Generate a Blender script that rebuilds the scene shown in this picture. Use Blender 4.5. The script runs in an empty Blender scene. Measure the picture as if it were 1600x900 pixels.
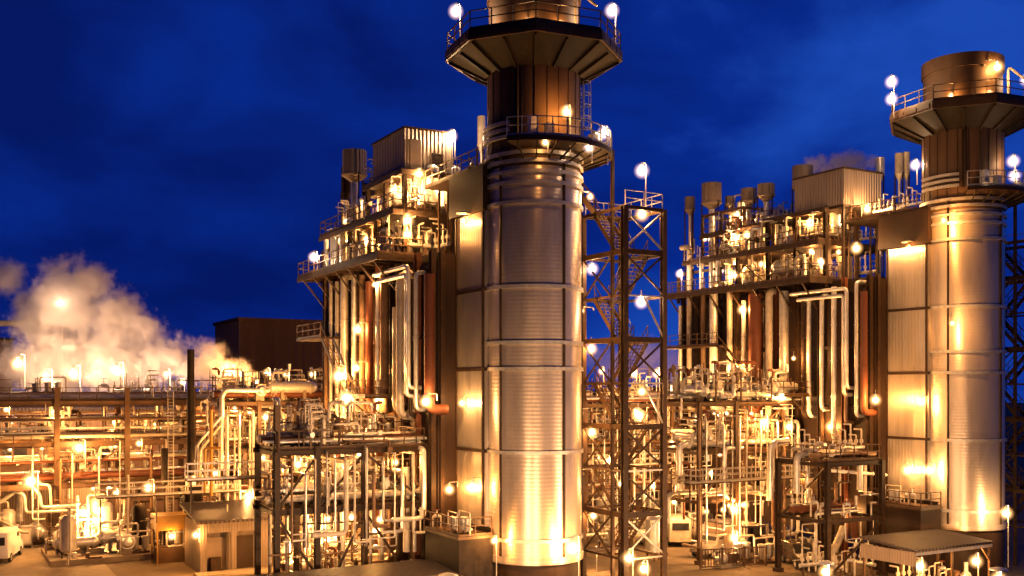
import bpy, math, random
from mathutils import Vector, Matrix
from math import sin, cos, pi, radians, sqrt

sc = bpy.context.scene
COL = sc.collection
rng = random.Random(7)

# ------------------------------------------------------------------ plant grid
# The whole plant stands on one grid turned against the camera: a runs across the boilers, b along them.
TH = radians(29.7)
CA, SA = cos(TH), sin(TH)
OX, OY = 1.38, 64.0
CAMZ, F, CX, HY = 14.2, 1580.0, 800.0, 607.0

def W(a, b, z=0.0):
    return Vector((OX + CA * a - SA * b, OY + SA * a + CA * b, z))

def pl(px, py, Y):
    """grid point seen at photo pixel px,py at distance Y"""
    X = (px - CX) / F * Y
    z = CAMZ + (HY - py) / F * Y
    dx, dy = X - OX, Y - OY
    return (dx * CA + dy * SA, -dx * SA + dy * CA, z)

def fl(px, py, a):
    k = (px - CX) / F
    x0, y0 = OX + CA * a, OY + SA * a
    b = (x0 - k * y0) / (SA + k * CA)
    Y = y0 + CA * b
    return (a, b, CAMZ + (HY - py) / F * Y)

def fr(px, py, b):
    k = (px - CX) / F
    x0, y0 = OX - SA * b, OY + CA * b
    a = (k * y0 - x0) / (CA - k * SA)
    Y = y0 + SA * a
    return (a, b, CAMZ + (HY - py) / F * Y)

# ------------------------------------------------------------------ materials
def new_mat(name):
    m = bpy.data.materials.new(name)
    m.use_nodes = True
    nt = m.node_tree
    nt.nodes.clear()
    out = nt.nodes.new('ShaderNodeOutputMaterial')
    return m, nt, out

def mat(name, col, rough=0.5, metal=0.0, var=0.25, scale=1.2, bump=0.0, bscale=30.0, streak=False,
        rib=None, dirt=None, dirt_amt=0.5, aniso=None, spec=0.5):
    m, nt, out = new_mat(name)
    N, L = nt.nodes, nt.links
    p = N.new('ShaderNodeBsdfPrincipled')
    p.inputs['Roughness'].default_value = rough
    p.inputs['Metallic'].default_value = metal
    p.inputs['Specular IOR Level'].default_value = spec
    L.new(p.outputs[0], out.inputs[0])
    if aniso:
        p.inputs['Anisotropic'].default_value = aniso[0]; p.inputs['Anisotropic Rotation'].default_value = aniso[1]
        tg = N.new('ShaderNodeTangent'); tg.direction_type = 'RADIAL'; tg.axis = 'Z'; L.new(tg.outputs[0], p.inputs['Tangent'])
    tc = N.new('ShaderNodeTexCoord')
    mp = N.new('ShaderNodeMapping')
    L.new(tc.outputs['Object'], mp.inputs[0])
    mp.inputs['Scale'].default_value = (1, 1, 0.18) if streak else (1, 1, 1)
    oi = N.new('ShaderNodeObjectInfo')
    ad = N.new('ShaderNodeVectorMath'); ad.operation = 'ADD'
    L.new(mp.outputs[0], ad.inputs[0])
    sc_ = N.new('ShaderNodeVectorMath'); sc_.operation = 'SCALE'
    L.new(oi.outputs['Location'], sc_.inputs[0]); sc_.inputs['Scale'].default_value = 0.731
    L.new(sc_.outputs[0], ad.inputs[1])
    nz = N.new('ShaderNodeTexNoise')
    nz.inputs['Scale'].default_value = scale
    nz.inputs['Detail'].default_value = 6
    nz.inputs['Roughness'].default_value = 0.65
    L.new(ad.outputs[0], nz.inputs['Vector'])
    cr = N.new('ShaderNodeValToRGB')
    lo = [c * (1 - var) for c in col]
    hi = [min(1, c * (1 + var)) for c in col]
    cr.color_ramp.elements[0].position = 0.3
    cr.color_ramp.elements[1].position = 0.7
    cr.color_ramp.elements[0].color = (*lo, 1)
    cr.color_ramp.elements[1].color = (*hi, 1)
    L.new(nz.outputs['Fac'], cr.inputs[0])
    colout = cr.outputs[0]
    if dirt:
        n2 = N.new('ShaderNodeTexNoise')
        n2.inputs['Scale'].default_value = scale * 2.7
        n2.inputs['Detail'].default_value = 8
        n2.inputs['Roughness'].default_value = 0.75
        L.new(ad.outputs[0], n2.inputs['Vector'])
        r2 = N.new('ShaderNodeValToRGB')
        r2.color_ramp.elements[0].position = 0.5
        r2.color_ramp.elements[1].position = 0.72
        r2.color_ramp.elements[0].color = (0, 0, 0, 1)
        r2.color_ramp.elements[1].color = (dirt_amt,) * 3 + (1,)
        L.new(n2.outputs['Fac'], r2.inputs[0])
        mx = N.new('ShaderNodeMixRGB')
        L.new(r2.outputs[0], mx.inputs[0])
        L.new(colout, mx.inputs[1])
        mx.inputs[2].default_value = (*dirt, 1)
        colout = mx.outputs[0]
    L.new(colout, p.inputs['Base Color'])
    # roughness wear
    mr = N.new('ShaderNodeMapRange')
    mr.inputs['To Min'].default_value = max(0.05, rough - 0.12)
    mr.inputs['To Max'].default_value = min(1, rough + 0.15)
    L.new(nz.outputs['Fac'], mr.inputs[0])
    L.new(mr.outputs[0], p.inputs['Roughness'])
    norm = None
    if bump:
        n3 = N.new('ShaderNodeTexNoise'); n3.inputs['Scale'].default_value = bscale
        n3.inputs['Detail'].default_value = 3
        L.new(tc.outputs['Object'], n3.inputs['Vector'])
        b = N.new('ShaderNodeBump'); b.inputs['Strength'].default_value = bump
        b.inputs['Distance'].default_value = 0.05
        L.new(n3.outputs['Fac'], b.inputs['Height'])
        norm = b.outputs[0]
    if rib:
        axis, period, dist, stren = rib
        sx = N.new('ShaderNodeSeparateXYZ'); L.new(tc.outputs['Object'], sx.inputs[0])
        if axis == 'Z':
            src = sx.outputs['Z']
        else:
            ma = N.new('ShaderNodeMath'); ma.operation = 'ADD'
            L.new(sx.outputs['X'], ma.inputs[0]); L.new(sx.outputs['Y'], ma.inputs[1]); src = ma.outputs[0]
        mu = N.new('ShaderNodeMath'); mu.operation = 'MULTIPLY'; mu.inputs[1].default_value = 2 * pi / period
        L.new(src, mu.inputs[0])
        si = N.new('ShaderNodeMath'); si.operation = 'SINE'; L.new(mu.outputs[0], si.inputs[0])
        b2 = N.new('ShaderNodeBump'); b2.inputs['Strength'].default_value = stren
        b2.inputs['Distance'].default_value = dist
        L.new(si.outputs[0], b2.inputs['Height'])
        if norm: L.new(norm, b2.inputs['Normal'])
        norm = b2.outputs[0]
    if norm: L.new(norm, p.inputs['Normal'])
    return m

RUST = (0.16, 0.06, 0.025)
M = {
 'cladding': mat('aluminium_cladding', (0.56, 0.48, 0.41), 0.38, 0.6, 0.18, 0.35, rib=('Z', 0.24, 0.03, 0.10), streak=True, bump=0.12, bscale=1.2, dirt=(0.22,0.17,0.14), dirt_amt=0.5, aniso=(0.7, 0.25)),
 'duct': mat('duct_cladding', (0.46, 0.40, 0.34), 0.38, 0.7, 0.15, 0.35, bump=0.25, bscale=0.9, streak=True, rib=('XY', 0.3, 0.02, 0.3), dirt=(0.2,0.15,0.11), dirt_amt=0.5, aniso=(0.75, 0.0)),
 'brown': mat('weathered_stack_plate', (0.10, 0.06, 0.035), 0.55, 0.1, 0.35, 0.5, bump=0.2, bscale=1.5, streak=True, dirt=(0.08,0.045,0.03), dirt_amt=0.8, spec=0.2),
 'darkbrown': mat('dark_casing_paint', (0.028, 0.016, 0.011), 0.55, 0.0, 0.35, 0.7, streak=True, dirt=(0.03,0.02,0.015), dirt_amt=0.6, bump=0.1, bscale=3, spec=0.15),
 'steel': mat('brown_painted_steel', (0.08, 0.047, 0.027), 0.5, 0.0, 0.35, 1.0, dirt=RUST, dirt_amt=0.5, spec=0.25),
 'darksteel': mat('dark_steel', (0.030, 0.019, 0.013), 0.5, 0.0, 0.3, 1.5, dirt=RUST, dirt_amt=0.4, spec=0.15),
 'darksteel2': mat('tower_steel', (0.06, 0.038, 0.025), 0.5, 0.1, 0.3, 1.5, dirt=RUST, dirt_amt=0.4, spec=0.2),
 'galv': mat('galvanised_steel', (0.45, 0.43, 0.41), 0.45, 0.6, 0.25, 3, dirt=(0.2,0.14,0.1), dirt_amt=0.5),
 'deckm': mat('deck_grating', (0.055, 0.036, 0.024), 0.6, 0.2, 0.4, 2.5, dirt=RUST, dirt_amt=0.5, bump=0.4, bscale=14, spec=0.2),
 'jacket': mat('pipe_jacket_bright', (0.72, 0.70, 0.67), 0.34, 0.55, 0.15, 1.2, bump=0.2, bscale=4, dirt=(0.4,0.34,0.28), dirt_amt=0.5),
 'cream': mat('pipe_jacket_dull', (0.55, 0.49, 0.41), 0.5, 0.2, 0.2, 1.2, dirt=(0.25,0.18,0.12), dirt_amt=0.6),
 'pipe': mat('pipe_brown', (0.20, 0.125, 0.075), 0.5, 0.15, 0.3, 1.4, dirt=RUST, dirt_amt=0.6, spec=0.3),
 'redpipe': mat('red_primer', (0.13, 0.042, 0.02), 0.5, 0.05, 0.3, 0.8, streak=True, dirt=(0.1,0.04,0.02), dirt_amt=0.5, spec=0.3),
 'siding': mat('ribbed_siding', (0.24, 0.19, 0.155), 0.5, 0.3, 0.15, 0.7, streak=True, rib=('XY', 0.3, 0.05, 0.8), dirt=(0.18,0.15,0.13), dirt_amt=0.5),
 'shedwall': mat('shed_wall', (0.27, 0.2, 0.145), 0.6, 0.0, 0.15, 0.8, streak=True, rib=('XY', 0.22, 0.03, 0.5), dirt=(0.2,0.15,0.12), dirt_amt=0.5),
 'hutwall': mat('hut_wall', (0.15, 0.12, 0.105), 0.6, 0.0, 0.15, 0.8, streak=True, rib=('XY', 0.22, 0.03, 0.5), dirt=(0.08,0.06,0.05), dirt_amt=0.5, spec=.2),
 'roofm': mat('shed_roof_sheet', (0.045, 0.034, 0.036), 0.5, 0.2, 0.2, 0.6, rib=('XY', 0.35, 0.05, 0.7), dirt=(0.08,0.06,0.05), dirt_amt=0.5, spec=0.25),
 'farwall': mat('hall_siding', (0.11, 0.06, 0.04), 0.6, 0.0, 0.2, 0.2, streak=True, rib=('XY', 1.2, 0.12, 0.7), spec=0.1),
 'farwall_lit': mat('hall_siding_lit', (0.26, 0.17, 0.10), 0.6, 0.0, 0.2, 0.2, streak=True, rib=('XY', 1.2, 0.12, 0.7), spec=0.1),  # same siding made lighter; the lit end face is put into the colour
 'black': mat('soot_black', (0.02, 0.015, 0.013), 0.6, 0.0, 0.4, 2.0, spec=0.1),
 'door': mat('door_paint', (0.17, 0.12, 0.09), 0.5, 0.0, 0.2, 1.0),
 'concrete': mat('concrete', (0.26, 0.215, 0.165), 0.8, 0.0, 0.25, 0.35, bump=0.25, bscale=6, dirt=(0.14,0.1,0.07), dirt_amt=0.7, spec=0.2),
 'ground': mat('yard_ground', (0.14, 0.105, 0.075), 0.85, 0.0, 0.35, 0.16, bump=0.4, bscale=4, dirt=(0.09,0.065,0.045), dirt_amt=0.8, spec=0.2),
 'asphalt': mat('asphalt', (0.10, 0.078, 0.062), 0.75, 0.0, 0.35, 0.3, bump=0.3, bscale=10, dirt=(0.05,0.04,0.03), dirt_amt=0.7, spec=0.2),
 'line': mat('road_paint', (0.75, 0.7, 0.6), 0.6, 0.0, 0.2, 3.0, dirt=(0.2,0.16,0.12), dirt_amt=0.7),
 'white': mat('white_paint', (0.78, 0.76, 0.73), 0.35, 0.0, 0.06, 1.0, dirt=(0.5,0.44,0.38), dirt_amt=0.4),
 'silverpaint': mat('grey_car_paint', (0.28, 0.25, 0.23), 0.3, 0.5, 0.1, 1.0),
 'darkpaint': mat('dark_car_paint', (0.045, 0.035, 0.03), 0.25, 0.3, 0.1, 1.0),
 'glass': mat('dark_glass', (0.03, 0.03, 0.032), 0.08, 0.0, 0.1, 1.0),
 'rubber': mat('tyre_rubber', (0.02, 0.02, 0.02), 0.8, 0.0, 0.2, 4.0),
 'yellow': mat('safety_yellow', (0.32, 0.17, 0.02), 0.5, 0.0, 0.15, 2.0, dirt=(0.25,0.13,0.03), dirt_amt=0.5),
 'foliage': mat('leaf', (0.05, 0.06, 0.03), 0.7, 0.0, 0.4, 1.0),
 'bark': mat('bark', (0.07, 0.05, 0.035), 0.9, 0.0, 0.3, 3.0),
 'hill': mat('far_ridge', (0.05, 0.045, 0.04), 0.9, 0.0, 0.3, 0.02),
}

def lamp_globe_halo(name, core, edge, stren):  # globe with a bright core; facing ramp paints a soft halo around it
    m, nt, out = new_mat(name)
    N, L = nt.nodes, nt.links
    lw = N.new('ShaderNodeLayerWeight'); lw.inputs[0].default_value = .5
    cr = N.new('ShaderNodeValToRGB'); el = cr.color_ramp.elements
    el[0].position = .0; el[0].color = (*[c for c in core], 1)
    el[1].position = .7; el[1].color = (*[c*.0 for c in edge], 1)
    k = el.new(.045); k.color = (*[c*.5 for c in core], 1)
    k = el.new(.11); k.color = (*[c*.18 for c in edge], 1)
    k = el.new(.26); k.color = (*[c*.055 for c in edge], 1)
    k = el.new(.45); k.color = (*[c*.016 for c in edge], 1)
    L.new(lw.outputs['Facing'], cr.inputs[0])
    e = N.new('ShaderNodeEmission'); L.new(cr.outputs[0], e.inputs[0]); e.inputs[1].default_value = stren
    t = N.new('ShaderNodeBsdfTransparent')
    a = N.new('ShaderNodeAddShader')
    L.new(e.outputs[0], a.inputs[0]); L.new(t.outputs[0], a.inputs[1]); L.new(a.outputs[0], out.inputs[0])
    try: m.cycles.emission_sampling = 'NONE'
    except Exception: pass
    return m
M['glow_warm'] = lamp_globe_halo('sodium_globe_halo', (1.0, 0.78, 0.42), (1.0, 0.5, 0.16), 5.0)
M['glow_white'] = lamp_globe_halo('white_globe_halo', (1.0, 0.88, 0.78), (1.0, 0.66, 0.6), 5.0)

# ------------------------------------------------------------------ mesh builder (grid coordinates)
class MB:
    def __init__(self): self.v = []; self.f = []
    def quadbox(self, c8):
        n = len(self.v); self.v += [tuple(c) for c in c8]
        for q in ((0,3,2,1),(4,5,6,7),(0,1,5,4),(1,2,6,5),(2,3,7,6),(3,0,4,7)):
            self.f.append(tuple(n + i for i in q))
        return self
    def box(self, x0, x1, y0, y1, z0, z1):
        return self.quadbox([(x0,y0,z0),(x1,y0,z0),(x1,y1,z0),(x0,y1,z0),(x0,y0,z1),(x1,y0,z1),(x1,y1,z1),(x0,y1,z1)])
    def bar(self, p, q, w, h=None, off=(0,0)):
        h = h or w
        p, q = Vector(p), Vector(q); d = (q - p).normalized()
        up = Vector((0,0,1)) if abs(d.z) < 0.95 else Vector((0,1,0))
        s = d.cross(up).normalized(); u = s.cross(d).normalized()
        c = []
        for e in (p, q):
            e = e + s*off[0] + u*off[1]
            c += [e - s*w/2 - u*h/2, e + s*w/2 - u*h/2, e + s*w/2 + u*h/2, e - s*w/2 + u*h/2]
        return self.quadbox(c)
    def hbeam(self, p, q, w, d, t=None):
        t = t or max(0.03, w*0.12)
        self.bar(p, q, t, d-2*t); self.bar(p, q, w, t, (0, d/2-t/2)); self.bar(p, q, w, t, (0, -(d/2-t/2)))
        return self
    def path(self, pts, r, n=8, fillet=None, cap=True):
        pts = [Vector(p) for p in pts]
        out = [pts[0]]
        for i in range(1, len(pts)-1):
            a, b, c = pts[i-1], pts[i], pts[i+1]
            d1, d2 = (a-b), (c-b)
            l = min(d1.length, d2.length)
            k = min(fillet if fillet is not None else 2.6*r, l*0.48)
            if d1.length < 1e-5 or d2.length < 1e-5: continue
            d1.normalize(); d2.normalize()
            if abs(d1.dot(d2)) > 0.995: out.append(b); continue
            s, e = b + d1*k, b + d2*k
            for j in range(5):
                t = j/4; out.append(s*(1-t)**2 + b*2*t*(1-t) + e*t*t)
        out.append(pts[-1])
        cl = [out[0]]
        for p in out[1:]:
            if (p-cl[-1]).length > 1e-4: cl.append(p)
        out = cl
        if len(out) < 2: return self
        base = len(self.v); nr = None
        for i, p in enumerate(out):
            d = (out[min(i+1, len(out)-1)] - out[max(i-1, 0)]).normalized()
            if nr is None:
                nr = d.orthogonal().normalized()
            else:
                nr = (nr - d*nr.dot(d))
                nr = nr.normalized() if nr.length > 1e-5 else d.orthogonal().normalized()
            bi = d.cross(nr)
            for k in range(n):
                t = 2*pi*k/n
                self.v.append(tuple(p + nr*(r*cos(t)) + bi*(r*sin(t))))
        for i in range(len(out)-1):
            for k in range(n):
                a = base+i*n+k; b = base+i*n+(k+1)%n
                self.f.append((a, b, b+n, a+n))
        if cap:
            self.f.append(tuple(base+k for k in range(n))[::-1])
            e = base+(len(out)-1)*n
            self.f.append(tuple(e+k for k in range(n)))
        return self
    def tube(self, p, q, r, n=8): return self.path([p, q], r, n)
    def lathe(self, c, prof, n=24, a0=0.0, a1=None, axis='z'):
        """prof: (radius, height) pairs turned about c"""
        full = a1 is None
        a1 = 2*pi if full else a1
        m = n if full else n+1
        base = len(self.v)
        for r, z in prof:
            for k in range(m):
                t = a0 + (a1-a0)*k/n
                x, y, w = r*cos(t), r*sin(t), z
                if axis == 'x': x, y, w = w, x, y
                elif axis == 'y': x, y, w = x, w, y
                self.v.append((c[0]+x, c[1]+y, c[2]+w))
        for i in range(len(prof)-1):
            for k in range(n):
                a = base+i*m+k; b = base+i*m+(k+1)%m
                self.f.append((a, b, b+m, a+m))
        return self
    def prism(self, poly, z0, z1):
        n = len(poly); b = len(self.v)
        self.v += [(x, y, z0) for x, y in poly] + [(x, y, z1) for x, y in poly]
        self.f.append(tuple(b+i for i in range(n))[::-1]); self.f.append(tuple(b+n+i for i in range(n)))
        for i in range(n):
            j = (i+1) % n; self.f.append((b+i, b+j, b+n+j, b+n+i))
        return self
    def rail(self, pts, h=1.1, r=0.03, step=1.6, closed=False):
        pts = [Vector(p) for p in pts]
        if closed: pts = pts + [pts[0]]
        for p, q in zip(pts, pts[1:]):
            n = max(1, int(round((q-p).length/step)))
            for i in range(n+1):
                e = p.lerp(q, i/n)
                self.bar(e, e+Vector((0,0,h)), r*2, r*2)
            for k in (1.0, 0.55):
                self.bar(p+Vector((0,0,h*k)), q+Vector((0,0,h*k)), r*2, r*2)
            self.bar(p+Vector((0,0,0.08)), q+Vector((0,0,0.08)), 0.02, 0.12)
        return self
    def build(self, name, m, parent=None, base=None, smooth=True):
        me = bpy.data.meshes.new(name)
        if base is None: base = parent['_b'] if parent is not None else (0,0,0)
        bx, by, bz = base
        me.from_pydata([(x-bx, y-by, z-bz) for x, y, z in self.v], [], self.f)
        me.validate(); me.update()
        import bmesh
        bm = bmesh.new(); bm.from_mesh(me); bmesh.ops.recalc_face_normals(bm, faces=bm.faces); bm.to_mesh(me); bm.free()
        if smooth:
            me.polygons.foreach_set('use_smooth', [True]*len(me.polygons))
            me.set_sharp_from_angle(angle=radians(38))
        me.materials.append(M[m] if isinstance(m, str) else m)
        o = bpy.data.objects.new(name, me); COL.objects.link(o)
        if parent is not None:
            o.parent = parent; o['_b'] = tuple(base)
        else:
            o.location = W(*base[:2], base[2]); o.rotation_euler.z = TH
        return o

LABELS = {}
def tag(o, label=None, cat=None, group=None, kind=None):
    if label:
        o['label'] = label; LABELS.setdefault(label, []).append(group)
    if cat: o['category'] = cat
    if group: o['group'] = group
    if kind: o['kind'] = kind
    return o

def thing(name, label, cat, base, group=None, rz=0.0):
    o = bpy.data.objects.new(name, None); COL.objects.link(o)
    o.empty_display_size = 0.3
    o.location = W(base[0], base[1], base[2]); o.rotation_euler.z = TH + rz
    o['_b'] = tuple(base)
    return tag(o, label, cat, group)

def copy_tree(o, parent=None):
    c = o.copy(); COL.objects.link(c)
    if parent is not None: c.parent = parent
    for ch in list(o.children): copy_tree(ch, c)
    return c

ORD = ['first','second','third','fourth','fifth','sixth','seventh','eighth','ninth','tenth','eleventh','twelfth','thirteenth',
       'fourteenth','fifteenth','sixteenth','seventeenth','eighteenth','nineteenth','twentieth','twenty-first','twenty-second',
       'twenty-third','twenty-fourth','twenty-fifth','twenty-sixth','twenty-seventh','twenty-eighth','twenty-ninth','thirtieth']

# ------------------------------------------------------------------ lamps
POWER = 800.0
_lamp_meshes = {}
lrng = random.Random(99)
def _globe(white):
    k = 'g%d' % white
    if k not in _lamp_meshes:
        b = MB(); R = 0.52  # oversized globe, leaves room for the painted halo to fade out
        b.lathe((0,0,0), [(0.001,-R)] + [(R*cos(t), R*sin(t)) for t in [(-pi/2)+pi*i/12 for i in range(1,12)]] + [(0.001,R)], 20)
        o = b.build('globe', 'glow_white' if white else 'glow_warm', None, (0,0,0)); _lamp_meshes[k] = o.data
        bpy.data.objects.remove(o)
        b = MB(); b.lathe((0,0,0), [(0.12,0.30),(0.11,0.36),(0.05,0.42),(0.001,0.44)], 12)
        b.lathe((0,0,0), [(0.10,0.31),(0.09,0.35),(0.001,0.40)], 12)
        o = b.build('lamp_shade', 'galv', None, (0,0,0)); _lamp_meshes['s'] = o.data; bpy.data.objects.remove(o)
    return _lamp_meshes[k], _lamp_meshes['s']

def lamp(p, label, kind='pole', h=1.6, arm=(1,0), power=1.0, white=False, size=1.0, group=None, col=None, hood=False):
    """kind pole: stands h metres below the globe; arm: bracket to a wall at arm (da,db); hang: pendant h above."""
    name = {'pole':'lamp_post','arm':'wall_lamp','hang':'hanging_lamp'}[kind]
    size = min(size, 2.3)**.8*(.9 if white else .95)
    root = thing(name, label, 'lamp', p, group)
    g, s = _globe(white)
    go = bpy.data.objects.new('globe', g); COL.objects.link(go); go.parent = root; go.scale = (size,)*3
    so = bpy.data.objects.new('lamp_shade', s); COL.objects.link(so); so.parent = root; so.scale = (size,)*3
    mb = MB(); x, y, z = p
    if kind == 'pole':
        # curved neck beside the globe, then straight down
        mb.path([(x, y, z+0.36*size), (x, y, z+0.5*size), (x+0.34*size, y+0.1, z+0.5*size), (x+0.34*size, y+0.1, z-h)], 0.04, 6, 0.14)
        mb.build('pole', 'galv', root)
    elif kind == 'arm':
        mb.path([(x, y, z+0.36*size), (x, y, z+0.5*size), (x+arm[0], y+arm[1], z+0.5*size), (x+arm[0], y+arm[1], z+0.1)], 0.035, 6, 0.12)
        mb.build('bracket', 'galv', root)
    else:
        mb.tube((x, y, z+0.34*size), (x, y, z+h), 0.03, 6)
        mb.build('stem', 'galv', root)
    if hood:
        MB().lathe((x, y, z), [(.46, .46), (.44, .52), (.1, .62), (.01, .63)], 20).build('hood', 'galv', root)
    li = bpy.data.lights.new('lamp_light', 'POINT')
    li.energy = POWER*power
    cv = lrng.random(); cw = cv*cv*.14
    li.color = col or ((1.0, 0.60, 0.30) if white else (1.0, 0.395+cw, 0.08+cw*.8))
    li.energy *= lrng.uniform(.75, 1.25)
    li.shadow_soft_size = 0.14*size
    lo = bpy.data.objects.new('lamp_light', li); COL.objects.link(lo); lo.parent = root
    lo.location = (0, 0, -0.02)
    return root

# ------------------------------------------------------------------ ground
def ground():
    g = MB()
    n = 40
    o = MB().box(-900, 900, -300, 1300, -1.0, 0.0).build('ground', 'ground', None, (0,0,0)); tag(o, kind='structure')
    # main road across the front of the plant, its kerb and the light pad
    o = MB().box(-120, 15, 13.0, 23.0, 0.0, 0.004).build('road', 'asphalt', None, (0,0,0)); tag(o, kind='structure')
    o = MB().box(8, 80, -14.0, 2.0, 0.0, 0.005).build('service_road', 'asphalt', None, (0,0,0)); tag(o, kind='structure')
    o = MB().box(-70, -21, 25.0, 44.0, 0.0, 0.02).build('concrete_pad', 'concrete', None, (0,0,0)); tag(o, kind='structure')
    o = MB().box(-25, -16.5, 33.0, 41.0, 0.0, 0.45).build('plinth', 'concrete', None, (0,0,0)); tag(o, kind='structure')
    k = MB().box(-90, -21, 23.2, 23.5, 0.0, 0.14)
    o = k.build('kerb', 'concrete', None, (0,0,0)); tag(o, kind='structure')
    l = MB()
    for i in range(14): l.box(-100+i*8, -97+i*8, 17.9, 18.05, 0.0, 0.010)
    o = l.build('road_marking', 'line', None, (0,0,0)); tag(o, kind='structure')
    # far ridge
    h = MB(); hr = random.Random(3)
    m = 60
    for i in range(m+1):
        x = -700 + 1400*i/m
        z = 9 + 6*sin(i*0.5) + hr.uniform(-2, 2)
        h.v += [(x, 620, -0.5), (x, 700, z), (x, 900, -0.5)]
    for i in range(m):
        for j in range(2):
            a = i*3+j; h.f.append((a, a+3, a+4, a+1))
    o = h.build('hills', 'hill', None, (0,0,0)); tag(o, kind='structure')
ground()

# ------------------------------------------------------------------ one power unit
def octagon(r, ca, cb, rot=0.0):
    # corner towards the front of the yard
    return [(ca + r*cos(radians(-90)-TH + rot + i*pi/4), cb + r*sin(radians(-90)-TH + rot + i*pi/4)) for i in range(8)]

def stack(oa, ob, U):
    s = thing('exhaust_stack', {
        1: 'silver exhaust stack whose top is cut off above its dark octagonal platform',
        2: 'silver exhaust stack whose dark round top shows whole above its octagonal platform'}[U], 'stack', (oa, ob, 0), 'exhaust stacks')
    R = 3.0
    c = (oa, ob, 0)
    MB().lathe(c, [(2.9, 0.0), (2.9, 3.55)], 64).build('base_skirt', 'darkbrown', s)
    MB().lathe(c, [(R+.05, 3.5), (R+.05, 3.6), (R, 3.6), (R, 27.6), (R-.12, 27.8)], 96).build('shell', 'cladding', s)
    for z in (3.75, 4.95, 10.3, 15.4, 17.0, 20.4, 25.5, 26.7, 27.35, 28.0, 28.5):
        h = 0.11 if z > 3.8 else 0.2
        part = z in (17.0,)
        mb = MB()
        a0, a1 = (radians(-165)-TH, radians(20)-TH) if part else (0, None)
        mb.lathe(c, [(R-.03, z-h), (R+.13, z-h), (R+.13, z+h), (R-.03, z+h)], 96, a0, a1)
        mb.build('stiffener_ring', 'galv' if z not in (3.75,) else 'cladding', s)
    MB().lathe(c, [(2.93, 27.7), (2.93, 35.2)], 64).build('upper_shell', 'brown', s)
    MB().lathe(c, [(2.85, 35.2), (2.85, 38.5), (2.98, 38.5), (2.98, 39.5), (2.80, 39.5), (2.80, 35.5)], 64).build('top_section', 'brown', s)
    # vertical seams and conduits
    for ang in (-43, 36, 165, 95):
        t = radians(ang-90) - TH
        x, y = oa+(R+.06)*cos(t), ob+(R+.06)*sin(t)
        MB().bar((x, y, 3.7), (x, y, 28.4), 0.11, 0.11).build('conduit', 'darksteel', s)
    t = radians(-24-90)-TH
    for d in (0, .07):
        x, y = oa+3.03*cos(t+d), ob+3.03*sin(t+d)
        MB().bar((x, y, 29.3), (x, y, 34.4), 0.09, 0.09).build('cable', 'darksteel', s)
    # thin vertical panel joints on the upper shell
    mb = MB()
    for i in range(24):
        t = i*pi/12; mb.bar((oa+2.94*cos(t), ob+2.94*sin(t), 28.6), (oa+2.94*cos(t), ob+2.94*sin(t), 34.6), 0.03, 0.05)
    mb.build('plate_joint', 'darkbrown', s)
    # octagonal platform: deck, rim, sloping soffit and gusset plates
    o1, o2 = octagon(5.55, oa, ob), octagon(3.2, oa, ob)
    p = MB().prism(o1, 35.42, 35.55).build('platform_deck', 'darksteel', s)
    rim = MB()
    for i in range(8):
        q, w = Vector((*o1[i], 35.2)), Vector((*o1[(i+1)%8], 35.2))
        rim.bar(q, w, 0.14, 0.62)
        e, f = q.lerp(w, .05), q.lerp(w, .95)
        out = Vector(((q.x+w.x)/2-oa, (q.y+w.y)/2-ob, 0)).normalized()*0.09
        for k in range(3):
            rim.bar(e.lerp(f, k/3+.02)+out, e.lerp(f, (k+1)/3-.02)+out, 0.05, 0.36)
    rim.build('platform_rim', 'darksteel2', s)
    sof = MB()
    i1 = octagon(5.4, oa, ob)
    b = len(sof.v)
    sof.v += [(x, y, 34.9) for x, y in i1] + [(x, y, 33.75) for x, y in octagon(3.15, oa, ob)]
    for i in range(8): sof.f.append((b+i, b+(i+1)%8, b+8+(i+1)%8, b+8+i))
    sof.build('platform_soffit', 'black', s)
    g = MB()
    for i in range(16):
        t = radians(-90)-TH + i*pi/8
        rr = 5.35 if i % 2 == 0 else 4.9
        d = Vector((cos(t), sin(t), 0))
        c0 = Vector((oa, ob, 0))
        g.bar(c0+d*3.0+Vector((0,0,33.68)), c0+d*rr+Vector((0,0,34.83)), 0.12, 0.2)
    g.build('bracket', 'black', s)
    MB().rail([(x, y, 35.55) for x, y in octagon(5.48, oa, ob)], 1.1, 0.028, 1.4, True).build('handrail', 'steel', s)
    # lower ring platform
    a0, a1 = radians(-110)-TH, radians(60)-TH
    MB().lathe(c, [(3.05, 28.75), (4.95, 28.75), (4.95, 29.05), (3.05, 29.05), (3.05, 28.75)], 40, a0, a1).build('ring_platform', 'darksteel', s)
    mb = MB()
    pts = [(oa+4.9*cos(a0+(a1-a0)*i/16), ob+4.9*sin(a0+(a1-a0)*i/16), 29.05) for i in range(17)]
    mb.rail(pts, 1.1, 0.028, 1.1); mb.build('handrail', 'galv', s)
    mb = MB()
    for i in range(12):
        t = a0+(a1-a0)*(i+.5)/12; d = Vector((cos(t), sin(t), 0)); c0 = Vector((oa, ob, 0))
        mb.bar(c0+d*3.0+Vector((0,0,28.05)), c0+d*4.8+Vector((0,0,28.72)), 0.07, 0.1)
    mb.build('bracket', 'black', s)
    mb = MB()
    for k in range(3):
        mb.lathe(c, [(3.0, 29.4+k*.42), (3.22, 29.4+k*.42), (3.22, 29.6+k*.42), (3.0, 29.6+k*.42)], 40, radians(-178)-TH, radians(-118)-TH)
    mb.build('sampling_ring', 'galv', s)
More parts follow.
